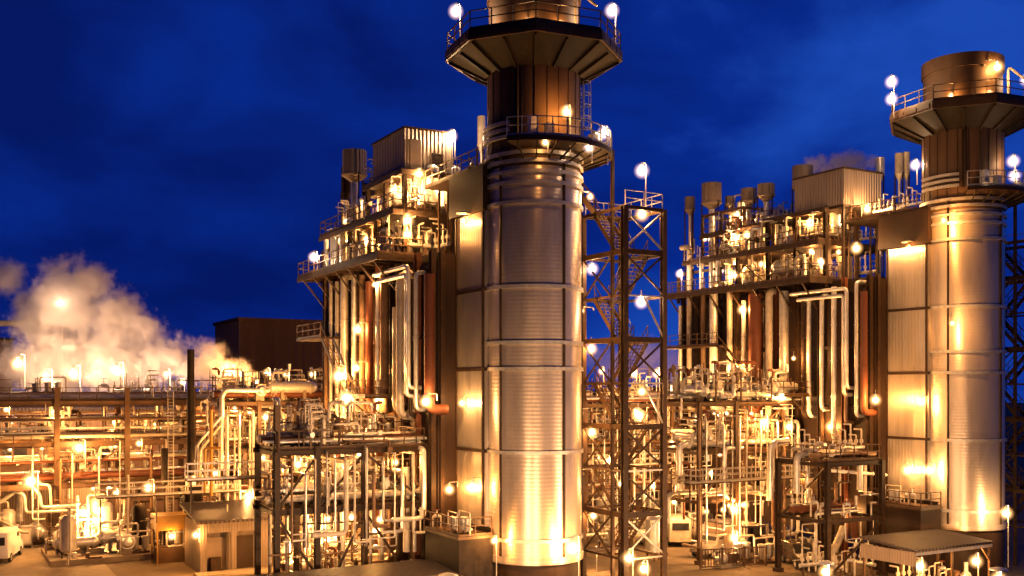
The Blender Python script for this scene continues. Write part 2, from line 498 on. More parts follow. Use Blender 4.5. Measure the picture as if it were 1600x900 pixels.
    # instrument boxes on the ring platform
    for ang, h in ((-62, 1.3), (-48, .9), (20, 1.2), (5, .8)):
        t = radians(ang-90)-TH + radians(60)
        x, y = oa+4.0*cos(t), ob+4.0*sin(t)
        MB().box(x-.25, x+.25, y-.2, y+.2, 29.05, 29.05+h).build('instrument_box', 'galv', s)
    # caged ladder on the side away from the boiler
    t = radians(22)-TH
    d = Vector((cos(t), sin(t), 0)); n = Vector((-sin(t), cos(t), 0)); c0 = Vector((oa, ob, 0))
    mb = MB()
    for sgn in (-1, 1): mb.bar(c0+d*3.35+n*.25*sgn+Vector((0,0,29)), c0+d*3.35+n*.25*sgn+Vector((0,0,36.5)), 0.06, 0.06)
    for i in range(25): mb.bar(c0+d*3.35-n*.25+Vector((0,0,29.2+i*.29)), c0+d*3.35+n*.25+Vector((0,0,29.2+i*.29)), 0.03, 0.03)
    l = mb.build('ladder', 'galv', s)
    mb = MB()
    for i in range(6):
        z = 31+i*.75
        pr = None
        for k in range(7):
            ph = -pi*.5 + pi*k/6
            e = c0 + d*(3.4+.62*cos(ph)) + n*(.36*sin(ph)) + Vector((0,0,z))
            if pr is not None: mb.bar(pr, e, 0.03, 0.06)
            pr = e
    for k in (1, 3, 5):
        ph = -pi*.5+pi*k/6
        e = c0+d*(3.4+.62*cos(ph))+n*(.36*sin(ph))
        mb.bar(e+Vector((0,0,31)), e+Vector((0,0,34.75)), 0.03, 0.03)
    mb.build('cage', 'galv', l)
    # davit arm at the top platform
    x, y = oa+3.3*cos(radians(-40)-TH), ob+3.3*sin(radians(-40)-TH)
    MB().path([(x, y, 35.55), (x, y, 38.6), (x+1.3*CA, y-1.3*SA, 37.6)], 0.09, 8, 0.4).build('davit', 'cream', s)
    return s

def boiler(oa, ob, U, blen=26.0):
    who = {1: 'middle', 2: 'right-hand'}[U]
    near = {1: 'behind the middle stack', 2: 'behind the right-hand stack'}[U]
    bl = thing('heat_recovery_boiler', f'dark brown boiler casing with pale flue duct {near}', 'boiler', (oa, ob+12, 0), 'heat recovery boilers')
    MB().box(oa-4.57, oa+4.57, ob+4.62, ob+blen, 2.2, 22.6).build('casing', 'darkbrown', bl)
    MB().box(oa-4.2, oa+4.2, ob+5.0, ob+blen-.5, 22.6, 23.2).build('roof', 'darkbrown', bl)
    d = MB().box(oa-3.2, oa+3.2, ob+.6, ob+4.6, 5.6, 25.3).build('outlet_duct', 'duct', bl)
    for z in (10.3, 15.4, 20.4):
        MB().box(oa-3.3, oa+3.3, ob+.55, ob+4.59, z-.1, z+.1).build('duct_ring', 'darksteel', d)
    for b in (0.75, 4.45):
        MB().bar((oa-3.26, ob+b, 5.6), (oa-3.26, ob+b, 25.3), .12, .12).build('duct_edge', 'darksteel', d)
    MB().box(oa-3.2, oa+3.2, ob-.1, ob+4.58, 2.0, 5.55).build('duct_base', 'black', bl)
    MB().box(oa-3.42, oa+3.42, ob+.45, ob+5.2, 25.36, 28.05).build('roof_plenum', 'darkbrown', bl)
    n = 10
    for i in range(n):
        b = ob+4.85+(blen-5.2)*i/(n-1)
        mb = MB().hbeam((oa-4.78, b, 0), (oa-4.78, b, 23.3), .36, .4)
        mb.build('casing_column', 'redpipe' if (i in (1, 4) ) else 'darksteel', bl)
    for z in (7.5, 12.6, 17.6, 22.2):
        MB().box(oa-4.74, oa-4.58, ob+4.7, ob+blen-.1, z-.14, z+.14).build('stiffener', 'darksteel', bl)
    for i in range(4):
        a = oa-4.3+i*2.85
        if i in (1, 2): continue
        MB().hbeam((a, ob+4.45, 0), (a, ob+4.45, 23.3), .3, .3).build('casing_column', 'darksteel', bl)
    # side seam panels on the end column
    MB().box(oa-4.56, oa-3.3, ob+4.5, ob+4.61, 2.2, 23.0).build('end_panel', 'darkbrown', bl)

    # ---- upper steelwork with three decks
    g = thing('steel_gallery', f'three tier steel gallery with railings on top of the boiler {near}', 'gallery', (oa, ob+18, 22.6), 'galleries on top of the boilers')
    B1 = ob+blen+.8
    # deck A overhangs the casing as a walkway
    dA = MB().box(oa-6.8, oa-3.9, ob+9.3, B1, 23.25, 23.47)
    dA.box(oa-3.9, oa+5.2, ob+9.3, B1, 23.22, 23.44)
    for b in [ob+9.4+i*1.9 for i in range(int((B1-ob-9.4)/1.9)+1)]: dA.bar((oa-6.8, b, 23.14), (oa-3.9, b, 23.14), .12, .2)
    dA.bar((oa-6.8, ob+9.3, 23.15), (oa-6.8, B1, 23.15), .1, .34)
    dA.bar((oa-6.8, ob+9.3, 23.15), (oa+5.2, ob+9.3, 23.15), .1, .36)
    dA = dA.build('deck', 'deckm', g)
    MB().rail([(oa-3.4, ob+9.35, 23.47), (oa-6.75, ob+9.35, 23.47), (oa-6.75, B1-.05, 23.47), (oa-3.9, B1-.05, 23.47)], 1.1, .03, 1.3).build('handrail', 'steel', dA)
    dB = MB().box(oa-5.6, oa+4.8, ob+9.5, ob+blen-1.2, 26.45, 26.65)
    dB.bar((oa-5.6, ob+9.5, 26.4), (oa-5.6, ob+blen-1.2, 26.4), .12, .36); dB.bar((oa-5.6, ob+9.5, 26.4), (oa+4.8, ob+9.5, 26.4), .12, .36)
    dB = dB.build('deck', 'deckm', g)
    MB().rail([(oa-2, ob+9.55, 26.65), (oa-5.55, ob+9.55, 26.65), (oa-5.55, ob+blen-1.3, 26.65), (oa-2, ob+blen-1.3, 26.65)], 1.1, .03, 1.3).build('handrail', 'steel', dB)
    dC = MB().box(oa-5.0, oa+4.8, ob+9.4, ob+16.6, 29.2, 29.4)
    dC.bar((oa-5.0, ob+9.4, 29.18), (oa-5.0, ob+16.6, 29.18), .14, .4); dC.bar((oa-5.0, ob+9.4, 29.18), (oa+4.8, ob+9.4, 29.18), .14, .4)
    CE = 19.5 if U == 1 else 26.5
    dC.box(oa-3.9, oa+3.6, ob+16.62, ob+CE, 29.1, 29.28); dC.bar((oa-3.9, ob+16.7, 29.05), (oa-3.9, ob+CE, 29.05), .14, .36)
    dC = dC.build('deck', 'deckm', g)
    MB().rail([(oa-3.85, ob+16.9, 29.28), (oa-3.85, ob+CE-.1, 29.28), (oa+1, ob+CE-.1, 29.28)], 1.1, .03, 1.3).build('handrail', 'steel', dC)
    for b in ((19.3,) if U == 1 else (20.3, 23.4, 26.2)):
        for a in (-3.8, 0.0, 3.4):
            MB().hbeam((oa+a, ob+b, 26.66), (oa+a, ob+b, 31.2 if U == 2 else 30.2), .22, .24).build('column', 'steel', g)
        MB().bar((oa-3.9, ob+b, 31.1 if U == 2 else 30.1), (oa+3.5, ob+b, 31.1 if U == 2 else 30.1), .16, .24).build('beam', 'steel', g)
    if U == 2: MB().bar((oa-3.82, ob+20.3, 31.12), (oa-3.82, ob+26.2, 31.12), .16, .26).build('beam', 'steel', g)
    MB().rail([(oa-.7, ob+9.45, 29.4), (oa+4.7, ob+9.45, 29.4), (oa+4.7, ob+16.5, 29.4)], 1.1, .03, 1.2).build('handrail', 'steel', dC)
    dD = MB().box(oa-3.3, oa+3.3, ob+.5, ob+9.3, 28.08, 28.22).build('deck', 'deckm', g)
    MB().rail([(oa-3.25, ob+9.2, 28.22), (oa-3.25, ob+1.6, 28.22)], 1.1, .03, 1.1).build('handrail', 'steel', dD)
    for i, (b, top) in enumerate(((9.55, 29.2), (12.9, 29.2), (16.3, 29.2), (20.2, 26.5))):
        for a in (-4.7, -1.0, 3.0):
            MB().hbeam((oa+a, ob+b, 22.7), (oa+a, ob+b, top), .28, .3).build('column', 'steel' if a > -4 else 'darksteel', g)
    for b in (22.6, B1-ob-.3):
        for a in (-4.7, 3.0): MB().hbeam((oa+a, ob+b, 22.7), (oa+a, ob+b, 25.6), .24, .26).build('column', 'steel', g)
    MB().bar((oa-4.7, ob+20.3, 25.6), (oa-4.7, B1-.2, 25.6), .2, .26).build('beam', 'steel', g)
    for (b0, b1) in ((9.55, 12.9), (16.3, 20.2)):
        MB().bar((oa-4.75, ob+b0, 23.5), (oa-4.75, ob+b1, 26.3), .1, .1).build('brace', 'steel', g)
    # brackets carrying the walkway
    for i in range(7):
        b = ob+10.2+i*(blen-10.8)/6
        MB().bar((oa-4.95, b, 20.9), (oa-6.7, b, 23.0), .12, .12).build('knee_brace', 'darksteel', g)
    # hangers from the plenum level down to the walkway at its front
    for a in (-2.2, -1.5, 0.4):
        MB().bar((oa+a, ob+9.25, 23.5), (oa+a, ob+9.25, 29.2), .14, .14).build('post', 'steel', g)

    # ---- penthouse
    b0 = 9.8 if U == 1 else 7.7
    b1 = 15.7 if U == 1 else 13.2
    a1 = -.85 if U == 1 else -.1
    ph = thing('roof_penthouse', {1: 'brown box penthouse with dark door and floodlit wall on the middle boiler roof',
        2: 'plain brown box penthouse with steam rising behind it on the right-hand boiler'}[U], 'penthouse', (oa-2.7, ob+12, 29.4), 'penthouses on the boilers')
    MB().box(oa-4.57, oa+a1, ob+b0, ob+b1, 29.42, 32.3).build('wall', 'siding', ph)
    MB().box(oa-4.67, oa+a1+.1, ob+b0-.1, ob+b1+.1, 32.3, 32.44).build('roof', 'darksteel', ph)
    if U == 1:
        MB().box(oa-4.2, oa-3.35, ob+b0-.05, ob+b0-.005, 29.5, 31.6).build('door', 'door', ph)
        mb = MB()
        for k in range(5): mb.box(oa-2.5, oa-1.6, ob+b0-.06, ob+b0-.005, 29.9+k*.2, 30.0+k*.2)
        mb.build('louvre', 'darksteel', ph)
    else:
        # the penthouse reaches forward of the deck on its own beams
        for a in (-4.4, a1-.2):
            MB().bar((oa+a, ob+b0+.1, 29.3), (oa+a, ob+9.4, 29.3), .18, .22).build('floor_beam', 'darksteel', ph)
            MB().bar((oa+a, ob+b0+.2, 22.7), (oa+a, ob+b0+.2, 29.2), .2, .2).build('post', 'darksteel', ph)
    return bl, g, ph
UNITS = {1: (0.0, 0.0, 26.0), 2: (36.55, -3.9, 28.3)}
for U, (oa, ob, bl) in UNITS.items():
    stack(oa, ob, U); boiler(oa, ob, U, bl)

# ------------------------------------------------------------------ stair towers
def stair_tower(oa, ob, U):
    n0 = pl(976, 322, 65.0)
    A0, B0 = n0[0]+oa, n0[1]+ob           # near corner
    A1, BM, B1 = A0+3.15, B0+1.35, B0+4.75
    top = 25.9; st = 2.84; nl = 9
    t = thing('stair_tower', {1: 'open steel stair tower with cross braces beside the middle stack', 2: 'steel stair tower cut off by the picture edge beyond the right-hand stack'}[U],
              'stair tower', (A0+1.5, B0+2.4, 0), 'steel stair towers')
    for (a, b, w, z1, m) in ((A0, B0, .36, top+.05, 'darksteel'), (A1, B0, .34, top+.05, 'darksteel2'), (A0, BM, .2, top+3.9, 'darksteel2'), (A0, B1, .3, top+.05, 'darksteel2'), (A1, B1, .3, top+.05, 'darksteel2')):
        MB().hbeam((a, b, 0), (a, b, z1), w, w).build('column', m, t)
    for k in range(nl):
        z = top - k*st
        if z < 1: break
        big = (k % 2 == 1) or k == 0
        h = .34 if k % 2 == 1 else .22
        MB().bar((A0, B0, z), (A1, B0, z), .14, h if big else .1).build('beam', 'darksteel' if big else 'galv', t)
        MB().bar((A0, B0, z), (A0, B1, z), .14, h if big else .14).build('beam', 'darksteel2', t)
        MB().bar((A1, B0, z), (A1, B1, z), .14, h if big else .14).build('beam', 'darksteel2', t)
        MB().bar((A0, B1, z), (A1, B1, z), .14, .2).build('beam', 'darksteel2', t)
        # landings
        if k % 2 == 0: MB().box(A0+.1, A1-.1, B1-1.15, B1-.1, z-.02, z+.05).build('landing', 'deckm', t)
        else: MB().box(A0+.1, A1-.1, B0+.1, B0+1.15, z-.02, z+.05).build('landing', 'deckm', t)
        if k == 0: MB().rail([(A0+.1, B0+.05, z), (A1-.05, B0+.05, z), (A1-.05, B1-.1, z), (A0+.1, B1-.1, z)], 1.1, .025, 1.2).build('handrail', 'galv', t)
        # flight down to the next landing
        if k < nl-1:
            lane = A0+.15 if k % 2 == 0 else A0+1.55
            ba, bb = (B1-1.1, B0+1.1) if k % 2 == 0 else (B0+1.1, B1-1.1)
            f = MB()
            for s_ in (0, 1.15):
                f.bar((lane+s_, ba, z-.05), (lane+s_, bb, z-st+.02), .06, .28)
                f.bar((lane+s_, ba, z+1.0), (lane+s_, bb, z-st+1.05), .05, .05)
                f.bar((lane+s_, ba, z+.5), (lane+s_, bb, z-st+.55), .04, .04)
                for q in range(5):
                    e = Vector((lane+s_, ba, z)).lerp(Vector((lane+s_, bb, z-st)), q/4); f.bar(e, e+Vector((0,0,1.02)), .04, .04)
            for q in range(11):
                e = Vector((lane, ba, z-.2)).lerp(Vector((lane, bb, z-st)), (q+.5)/11)
                f.box(e.x, e.x+1.15, e.y-.14, e.y+.14, e.z-.02, e.z+.02)
            f.build('stair_flight', 'darksteel2', t)
    for k in range(0, nl-1):
        z1, z0 = top-k*st, top-(k+1)*st
        if z0 < 0: z0 = 0.2
        if k % 2 == 0:
            mid = ((A0+A1)/2, B0, (z0+z1)/2)
            pass
        # front face: X over one storey at the top, K braces below
        if k in (0, 1, 3, 5, 7, 6):
            MB().bar((A0, B0, z1-.15), (A1, B0, z0+.15), .11, .11).build('brace', 'galv' if k in (0, 7) else 'darksteel', t)
            MB().bar((A1, B0+.12, z1-.15), (A0, B0+.12, z0+.15), .11, .11).build('brace', 'galv' if k in (0, 7) else 'darksteel', t)
        else:
            MB().bar((A1, B0, z0+.15), ((A0+A1)/2, B0, z1-.1), .1, .1).build('brace', 'galv', t)
        if k % 2 == 1 or k > 4:
            MB().bar((A0, BM, z1), (A0, B1, z0), .1, .1).build('brace', 'darksteel2', t)
            MB().bar((A0-.1, B1, z1), (A0-.1, BM, z0), .1, .1).build('brace', 'darksteel2', t)
    # link stair from the tower top to the ring platform of the stack
    f = MB()
    p0 = Vector((A0+.2, B0+.6, top)); p1 = Vector((oa+4.4, ob+.4, 29.0))
    p0 = Vector((A0-.1, B0+3.2, top)); p1 = Vector((oa+3.9, ob+2.9, 28.95))
    sd = (p1-p0); sd.z = 0; n = Vector((-sd.y, sd.x, 0)).normalized()*.45
    for sg in (-1, 1):
        f.bar(p0+n*sg, p1+n*sg, .06, .3); f.bar(p0+n*sg+Vector((0,0,1)), p1+n*sg+Vector((0,0,1)), .05, .05)
        for q in range(6): e = p0.lerp(p1, q/5)+n*sg; f.bar(e, e+Vector((0,0,1)), .04, .04)
    for q in range(13):
        e = p0.lerp(p1, (q+.5)/13); f.bar(e-n, e+n, .22, .04)
    f.build('link_stair', 'darksteel2', t)
    return (A0, A1, B0, BM, B1, top, st)
TOWER = {}
for U, (oa, ob, bl) in UNITS.items(): TOWER[U] = stair_tower(oa, ob, U)

# ------------------------------------------------------------------ riser pipes on the boiler flanks
FIN = {'jacket': 'bright silver', 'cream': 'pale dull', 'pipe': 'brown', 'redpipe': 'rust red', 'galv': 'grey', 'darksteel': 'dark'}
def size_word(r): return 'slim' if r < .11 else ('thick' if r > .27 else 'medium')

def risers(U, lst):
    oa, ob, _ = UNITS[U]
    who = {1: 'middle', 2: 'right-hand'}[U]
    for i, (px, wpx, m, y0, y1, elbow) in enumerate(lst):
        a = oa-5.35-(.25 if i % 3 == 0 else 0)
        p = fl(px, 500, a); b = p[1]
        Y = OY+SA*a+CA*b
        r = wpx/F*Y/2
        z0 = CAMZ+(HY-y1)/F*Y; z1 = CAMZ+(HY-y0)/F*Y
        pts = [(a, b, z0), (a, b, z1)]
        if elbow == 1: pts.append((oa-4.3, b, z1))
        elif elbow == 2: pts += [(a, b+1.2, z1)]
        if z0 > 6: pts = [(oa-4.4, b, z0)] + pts
        mb = MB().path(pts, r, 12 if r > .15 else 8)
        n = max(1, int((z1-z0)/3.1))
        for k in range(n):
            z = z0+.8+(z1-z0-1)*k/n
            mb.lathe((a, b, z), [(r, -.03), (r+.045, -.03), (r+.045, .03), (r, .03)], 12)
        o = mb.build('riser_pipe', m, None, (a, b, max(0, z0)))
        tag(o, f'{size_word(r)} {FIN[m]} riser pipe, {ORD[i]} from the stack on the {who} boiler flank', 'pipe', 'riser pipes on the boiler flanks')
risers(1, [(671,17,'redpipe',428,640,0),(650,7,'jacket',425,640,1),(641,6,'darksteel',440,650,0),(625,13,'cream',428,650,1),(616,6,'jacket',480,640,0),
           (600,13,'pipe',430,650,0),(590,6,'jacket',440,650,1),(577,12,'redpipe',440,640,0),(566,9,'pipe',430,640,0),(553,8,'galv',430,640,0),
           (538,13,'jacket',430,650,1),(527,7,'jacket',440,650,0),(517,6,'galv',440,640,0),(510,6,'pipe',435,640,0)])
risers(2, [(1350,11,'redpipe',455,645,0),(1338,6,'jacket',440,650,1),(1322,6,'pipe',450,660,0),(1303,8,'jacket',448,690,0),(1284,7,'jacket',462,640,1),
           (1264,7,'jacket',470,650,0),(1255,6,'darksteel',470,650,0),(1225,15,'galv',455,660,0),(1202,12,'cream',455,660,1),(1181,22,'redpipe',460,650,0),
           (1162,7,'jacket',470,640,0),(1140,9,'cream',450,640,0),(1115,13,'jacket',445,640,1),(1099,8,'pipe',450,640,0),(1077,8,'cream',385,640,2),(1063,6,'jacket',478,640,0)])
# horizontal headers that cross the flank
def px_pipe(pts, r, m, label, cat='pipe', name='pipe_run', group=None, fillet=None, flanges=True):
    P = [pl(*p) for p in pts]
    mb = MB().path(P, r, 10, fillet)
    if flanges:
        for p, q in zip(P, P[1:]):
            p, q = Vector(p), Vector(q); L = (q-p).length; n = int(L/2.6)
            for k in range(n):
                e = p.lerp(q, (k+.5)/max(1, n)); d = (q-p).normalized()*.04
                mb.path([e-d, e+d], r*1.35, 10)
    o = mb.build(name, m, None, P[0])
    return tag(o, label, cat, group)
def grid_pipe(P, r, m, label, name='pipe_run', group=None, fillet=None):
    mb = MB().path(P, r, 10, fillet)
    o = mb.build(name, m, None, P[0])
    return tag(o, label, 'pipe', group)

for U, (oa, ob, blen) in UNITS.items():
    who = {1: 'middle', 2: 'right-hand'}[U]
    a = oa-5.9
    for k, z in enumerate((22.25, 21.7)):
        b0, b1 = ob+6.2+k*.3, ob+12.5-k*.8
        grid_pipe([(oa-5, b0, z-8), (a, b0, z-8), (a, b0, z), (a, b1, z), (oa-4.7, b1, z)], .15, 'jacket',
                  f'bright pipe bending along under the walkway of the {who} boiler, {("upper","lower")[k]} of two', 'header_pipe', 'header pipes under the walkways')
    # access platform low on the flank
    w = thing('access_platform', f'small railed platform held by knee braces low on the {who} boiler flank', 'platform', (oa-5.8, ob+13.5, 13.6), 'access platforms on the boiler flanks')
    MB().box(oa-7.2, oa-4.9, ob+10.6, ob+16.8, 13.5, 13.68).build('deck', 'deckm', w)
    MB().rail([(oa-5, ob+10.65, 13.68), (oa-7.15, ob+10.65, 13.68), (oa-7.15, ob+16.75, 13.68), (oa-5, ob+16.75, 13.68)], 1.1, .03, 1.2).build('handrail', 'steel', w)
    for b in (11, 13.7, 16.4): MB().bar((oa-4.95, ob+b, 11.6), (oa-7.1, ob+b, 13.4), .12, .12).build('knee_brace', 'darksteel', w)
    s = thing('inclined_stair', f'steel stair climbing the {who} boiler flank above the small platform', 'stair', (oa-6.6, ob+16, 13.6), 'stairs on the boiler flanks')
    for sg, nm in ((0, 'stringer'), (.9, 'stringer')):
        MB().bar((oa-6.9+sg, ob+15.2, 13.7), (oa-6.9+sg, ob+20.6, 18.2), .07, .26).build(nm, 'darksteel', s)
    mb = MB()
    for q in range(16):
        e = Vector((oa-6.9, ob+15.2, 13.7)).lerp(Vector((oa-6.9, ob+20.6, 18.2)), (q+.5)/16); mb.box(e.x, e.x+.9, e.y-.12, e.y+.12, e.z, e.z+.03)
    mb.build('tread', 'deckm', s)
    MB().bar((oa-6.95, ob+15.2, 14.7), (oa-6.95, ob+20.6, 19.2), .06, .06).build('handrail', 'steel', s)
    l2 = MB().box(oa-7.0, oa-4.8, ob+20.6, ob+blen+.5, 18.1, 18.25).build('upper_landing', 'deckm', s)
    MB().rail([(oa-6.95, ob+20.6, 18.25), (oa-6.95, ob+blen+.4, 18.25)], 1.1, .03, 1.3).build('handrail', 'steel', l2)

# ------------------------------------------------------------------ roof equipment
def silencer(px, ytop, ybot, wpx, U, a, label, m='siding'):
    oa, ob, _ = UNITS[U]
    p = fl(px, ytop, oa+a); Y = OY+SA*p[0]+CA*p[1]
    r = wpx/F*Y/2; z1 = p[2]; z0 = CAMZ+(HY-ybot)/F*Y
    t = thing('vent_silencer', label, 'vent', (p[0], p[1], 23.5), 'steam vent silencers on the boilers')
    c = (p[0], p[1], 0)
    MB().lathe(c, [(r*.86, z1-.25), (r*.86, z1), (r, z1), (r, z0), (r*1.05, z0-.04), (r*1.05, z0-.16), (r*.45, z0-.55), (r*.32, z0-.7)], 28).build('shell', m, t)
    MB().tube((p[0], p[1], z0-.6), (p[0], p[1], 23.4), r*.3, 12).build('inlet_pipe', 'jacket', t)
    mb = MB()
    for k in range(3):
        q = k*2*pi/3+.5
        mb.bar((p[0]+r*cos(q), p[1]+r*sin(q), z0), (p[0]+r*.9*cos(q), p[1]+r*.9*sin(q), 23.4), .1, .1)
    mb.build('support_frame', 'darksteel', t)
silencer(554, 236, 272, 38, 1, -3.6, 'pale drum vent silencer standing clear against the sky on the middle boiler', 'siding')
silencer(541, 262, 300, 16, 1, -3.0, 'smaller dark vent silencer half behind the pale drum vent', 'darkbrown')
silencer(752, 182, 225, 12, 1, 2.4, 'slim pale vent pipe beside the middle stack above the roof', 'cream')
silencer(1112, 287, 316, 31, 2, -3.6, 'widest drum vent silencer of the four at the far end of the right-hand boiler')
silencer(1078, 308, 326, 16, 2, -3.2, 'small outermost vent silencer at the far end of the right-hand boiler')
silencer(1140, 307, 318, 14, 2, -2.2, 'little vent drum just inside the widest silencer')
silencer(1170, 295, 312, 24, 2, -2.4, 'squat vent silencer partly hidden by its taller neighbour')
silencer(1197, 288, 304, 27, 2, -2.8, 'vent silencer next to a bright square pipe loop')
silencer(1254, 260, 292, 32, 2, -1.0, 'big vent silencer right behind the plain penthouse')
silencer(1375, 247, 272, 14, 2, 2.2, 'slim bright vent pipe nearest the penthouse end', 'jacket')
silencer(1405, 240, 270, 13, 2, 3.0, 'one of twin slim vents close to the right-hand stack, nearer the penthouse', 'cream')
silencer(1416, 238, 270, 11, 2, 3.6, 'one of twin slim vents close to the right-hand stack, nearer the stack', 'cream')

def drum(a, b, z, L, r, axis, label, m='jacket', group='steam drums on the boiler decks', name='steam_drum', saddle=.6):
    t = thing(name, label, 'drum', (a, b, z-r-saddle), group)
    prof = [(.02, -L/2-.45*r), (.5*r, -L/2-.38*r), (.85*r, -L/2-.18*r), (r, -L/2), (r, L/2), (.85*r, L/2+.18*r), (.5*r, L/2+.38*r), (.02, L/2+.45*r)]
    MB().lathe((a, b, z), prof, 24, axis=axis).build('shell', m, t)
    for s in (-.32, .32):
        if axis == 'x': MB().box(a+s*L-.12, a+s*L+.12, b-r*.8, b+r*.8, z-r-saddle, z-r*.55).build('saddle', 'steel', t)
        else: MB().box(a-r*.8, a+r*.8, b+s*L-.12, b+s*L+.12, z-r-saddle, z-r*.55).build('saddle', 'steel', t)
    mb = MB()
    for s in (-.38, -.15, .12, .36):
        q = (a+s*L, b, z) if axis == 'x' else (a, b+s*L, z)
        mb.tube((q[0], q[1], z+r*.8), (q[0], q[1], z+r+.45), .1, 8); mb.lathe((q[0], q[1], z+r+.4), [(.18, -.04), (.18, .04), (.01, .05)], 10)
    mb.build('nozzle', 'galv', t)
    return t
for U, (oa, ob, blen) in UNITS.items():
    who = {1: 'middle', 2: 'right-hand'}[U]
    drum(oa-1.2, ob+12.4, 28.0, 5.6, .62, 'x', f'silver steam drum under the penthouse deck of the {who} boiler')
    drum(oa-1.0, ob+15.8, 25.0, 6.0, .72, 'x', f'long steam drum on the lowest deck of the {who} boiler')
    drum(oa-1.4, ob+21.2, 24.9, 5.2, .6, 'x', f'steam drum at the far end of the {who} boiler roof')

def goose(U, a, b, z0, h, w, r, m, label, dirn='b'):
    oa, ob, _ = UNITS[U]
    e = (a+w, b) if dirn == 'a' else (a, b+w)
    grid_pipe([(oa+a, ob+b, z0), (oa+a, ob+b, z0+h), (oa+e[0], ob+e[1], z0+h), (oa+e[0], ob+e[1], z0)], r, m, label, 'pipe_loop', 'pipe loops on the boiler roofs')
for U in (1, 2):
    who = {1: 'middle', 2: 'right-hand'}[U]
    spec = [(-4.9, 23.6, 23.4, 3.4, 1.5, .2, 'jacket', 'tall arched'), (-4.9, 21.3, 23.4, 3.2, 1.4, .24, 'jacket', 'wide arched'), (-4.4, 17.6, 26.6, 2.2, 1.1, .17, 'jacket', 'square'),
            (-4.5, 19.3, 26.6, 1.8, .8, .14, 'cream', 'narrow square'), (-3.9, 14.2, 26.6, 1.7, 1.2, .14, 'jacket', 'low square'), (-5.2, 11.4, 23.5, 2.0, 1.0, .16, 'cream', 'stubby'),
            (-3.0, 16.9, 26.6, 3.3, 1.5, .15, 'jacket', 'high'), (-3.8, 19.0, 23.5, 2.0, 1.3, .2, 'jacket', 'thick low')]
    for (a, b, z0, h, w, r, m, adj) in spec:
        goose(U, a, b, z0, h, w, r, m, f'{adj} pipe loop on the roof steelwork of the {who} boiler')

# ------------------------------------------------------------------ small plant equipment (made once, copied)
PROTO = {}
def proto_valve():
    t = thing('valve_stand', None, None, (0,0,0))
    MB().path([(0,0,0), (0,0,1.0), (.7,0,1.0), (.7,0,.1)], .07, 8, .12).build('pipe', 'cream', t)
    mb = MB().lathe((.33,0,1.0), [(.07,-.22),(.16,-.22),(.16,-.16),(.1,-.1),(.15,0),(.1,.1),(.16,.16),(.16,.22),(.07,.22)], 10, axis='x')
    mb.tube((.33,0,1.1), (.33,0,1.5), .04, 6)
    v = mb.build('valve', 'jacket', t)
    mb = MB(); pr = None
    for k in range(13):
        e = (.33+.2*cos(k*pi/6), .2*sin(k*pi/6), 1.5)
        if pr: mb.tube(pr, e, .022, 5)
        pr = e
    mb.bar((.13,0,1.5), (.53,0,1.5), .03, .03); mb.bar((.33,-.2,1.5), (.33,.2,1.5), .03, .03)
    mb.build('handwheel', 'redpipe', v)
    return t
def proto_pump():
    t = thing('pump_set', None, None, (0,0,0))
    MB().box(-.9,.9,-.35,.35,0,.25).build('base_plate', 'concrete', t)
    mb = MB().lathe((-.35,0,.6), [(.02,-.4),(.26,-.38),(.3,-.3),(.3,.35),(.22,.42),(.05,.45)], 14, axis='x')
    for k in range(10): mb.box(-.62+k*.07, -.6+k*.07, -.33, .33, .33, .9)
    mb.build('motor', 'steel', t)
    mb = MB().lathe((.5,0,.6), [(.02,-.25),(.3,-.2),(.38,-.05),(.38,.1),(.2,.25),(.02,.26)], 14, axis='x')
    mb.path([(.5,0,.6), (.5,.0,1.5)], .12, 8); mb.path([(.5,0,.6),(1.2,0,.6)], .13, 8)
    mb.build('casing', 'galv', t)
    return t
def proto_cabinet():
    t = thing('control_cabinet', None, None, (0,0,0))
    MB().box(-.5,.5,-.25,.25,.15,1.9).box(-.54,.54,-.3,.3,1.9,1.96).build('body', 'cream', t)
    MB().box(-.45,-.02,-.28,-.252,.25,1.8).build('door', 'cream', t); MB().box(.02,.45,-.28,-.252,.25,1.8).build('door', 'cream', t)
    MB().box(-.45,.45,-.2,.2,0,.15).build('base', 'darksteel', t)
    return t
def proto_vessel():
    t = thing('upright_vessel', None, None, (0,0,0))
    r, z0, h = .6, .7, 2.4
    prof = [(.02,z0-.3),(.35,z0-.24),(r,z0),(r,z0+h),(.4,z0+h+.24),(.02,z0+h+.32)]
    MB().lathe((0,0,0), prof, 20).build('shell', 'jacket', t)
    for k in range(3):
        q = k*2*pi/3; MB().bar((.5*cos(q),.5*sin(q),0),(.52*cos(q),.52*sin(q),z0+.3),.1,.1).build('leg', 'steel', t)
    MB().path([(0,0,z0+h+.2),(0,0,z0+h+.9),(1.2,0,z0+h+.9),(1.2,0,.2)], .09, 8).build('pipe', 'cream', t)
    return t
def proto_exchanger():
    t = thing('heat_exchanger', None, None, (0,0,0))
    r, z = .42, .95
    MB().lathe((0,0,z), [(.02,-1.8),(.25,-1.75),(r,-1.55),(r,-1.3),(r+.1,-1.3),(r+.1,-1.18),(r,-1.18),(r,1.18),(r+.1,1.18),(r+.1,1.3),(r,1.3),(r,1.5),(.25,1.72),(.02,1.76)], 18, axis='x').build('shell', 'jacket', t)
    for s in (-.8,.8): MB().box(s-.1,s+.1,-.36,.36,0,z-.2).build('saddle', 'concrete', t)
    MB().path([(-1.4,0,z+.3),(-1.4,0,2.0),(-.2,0,2.0),(-.2,0,2.6)], .1, 8).build('pipe', 'jacket', t)
    return t
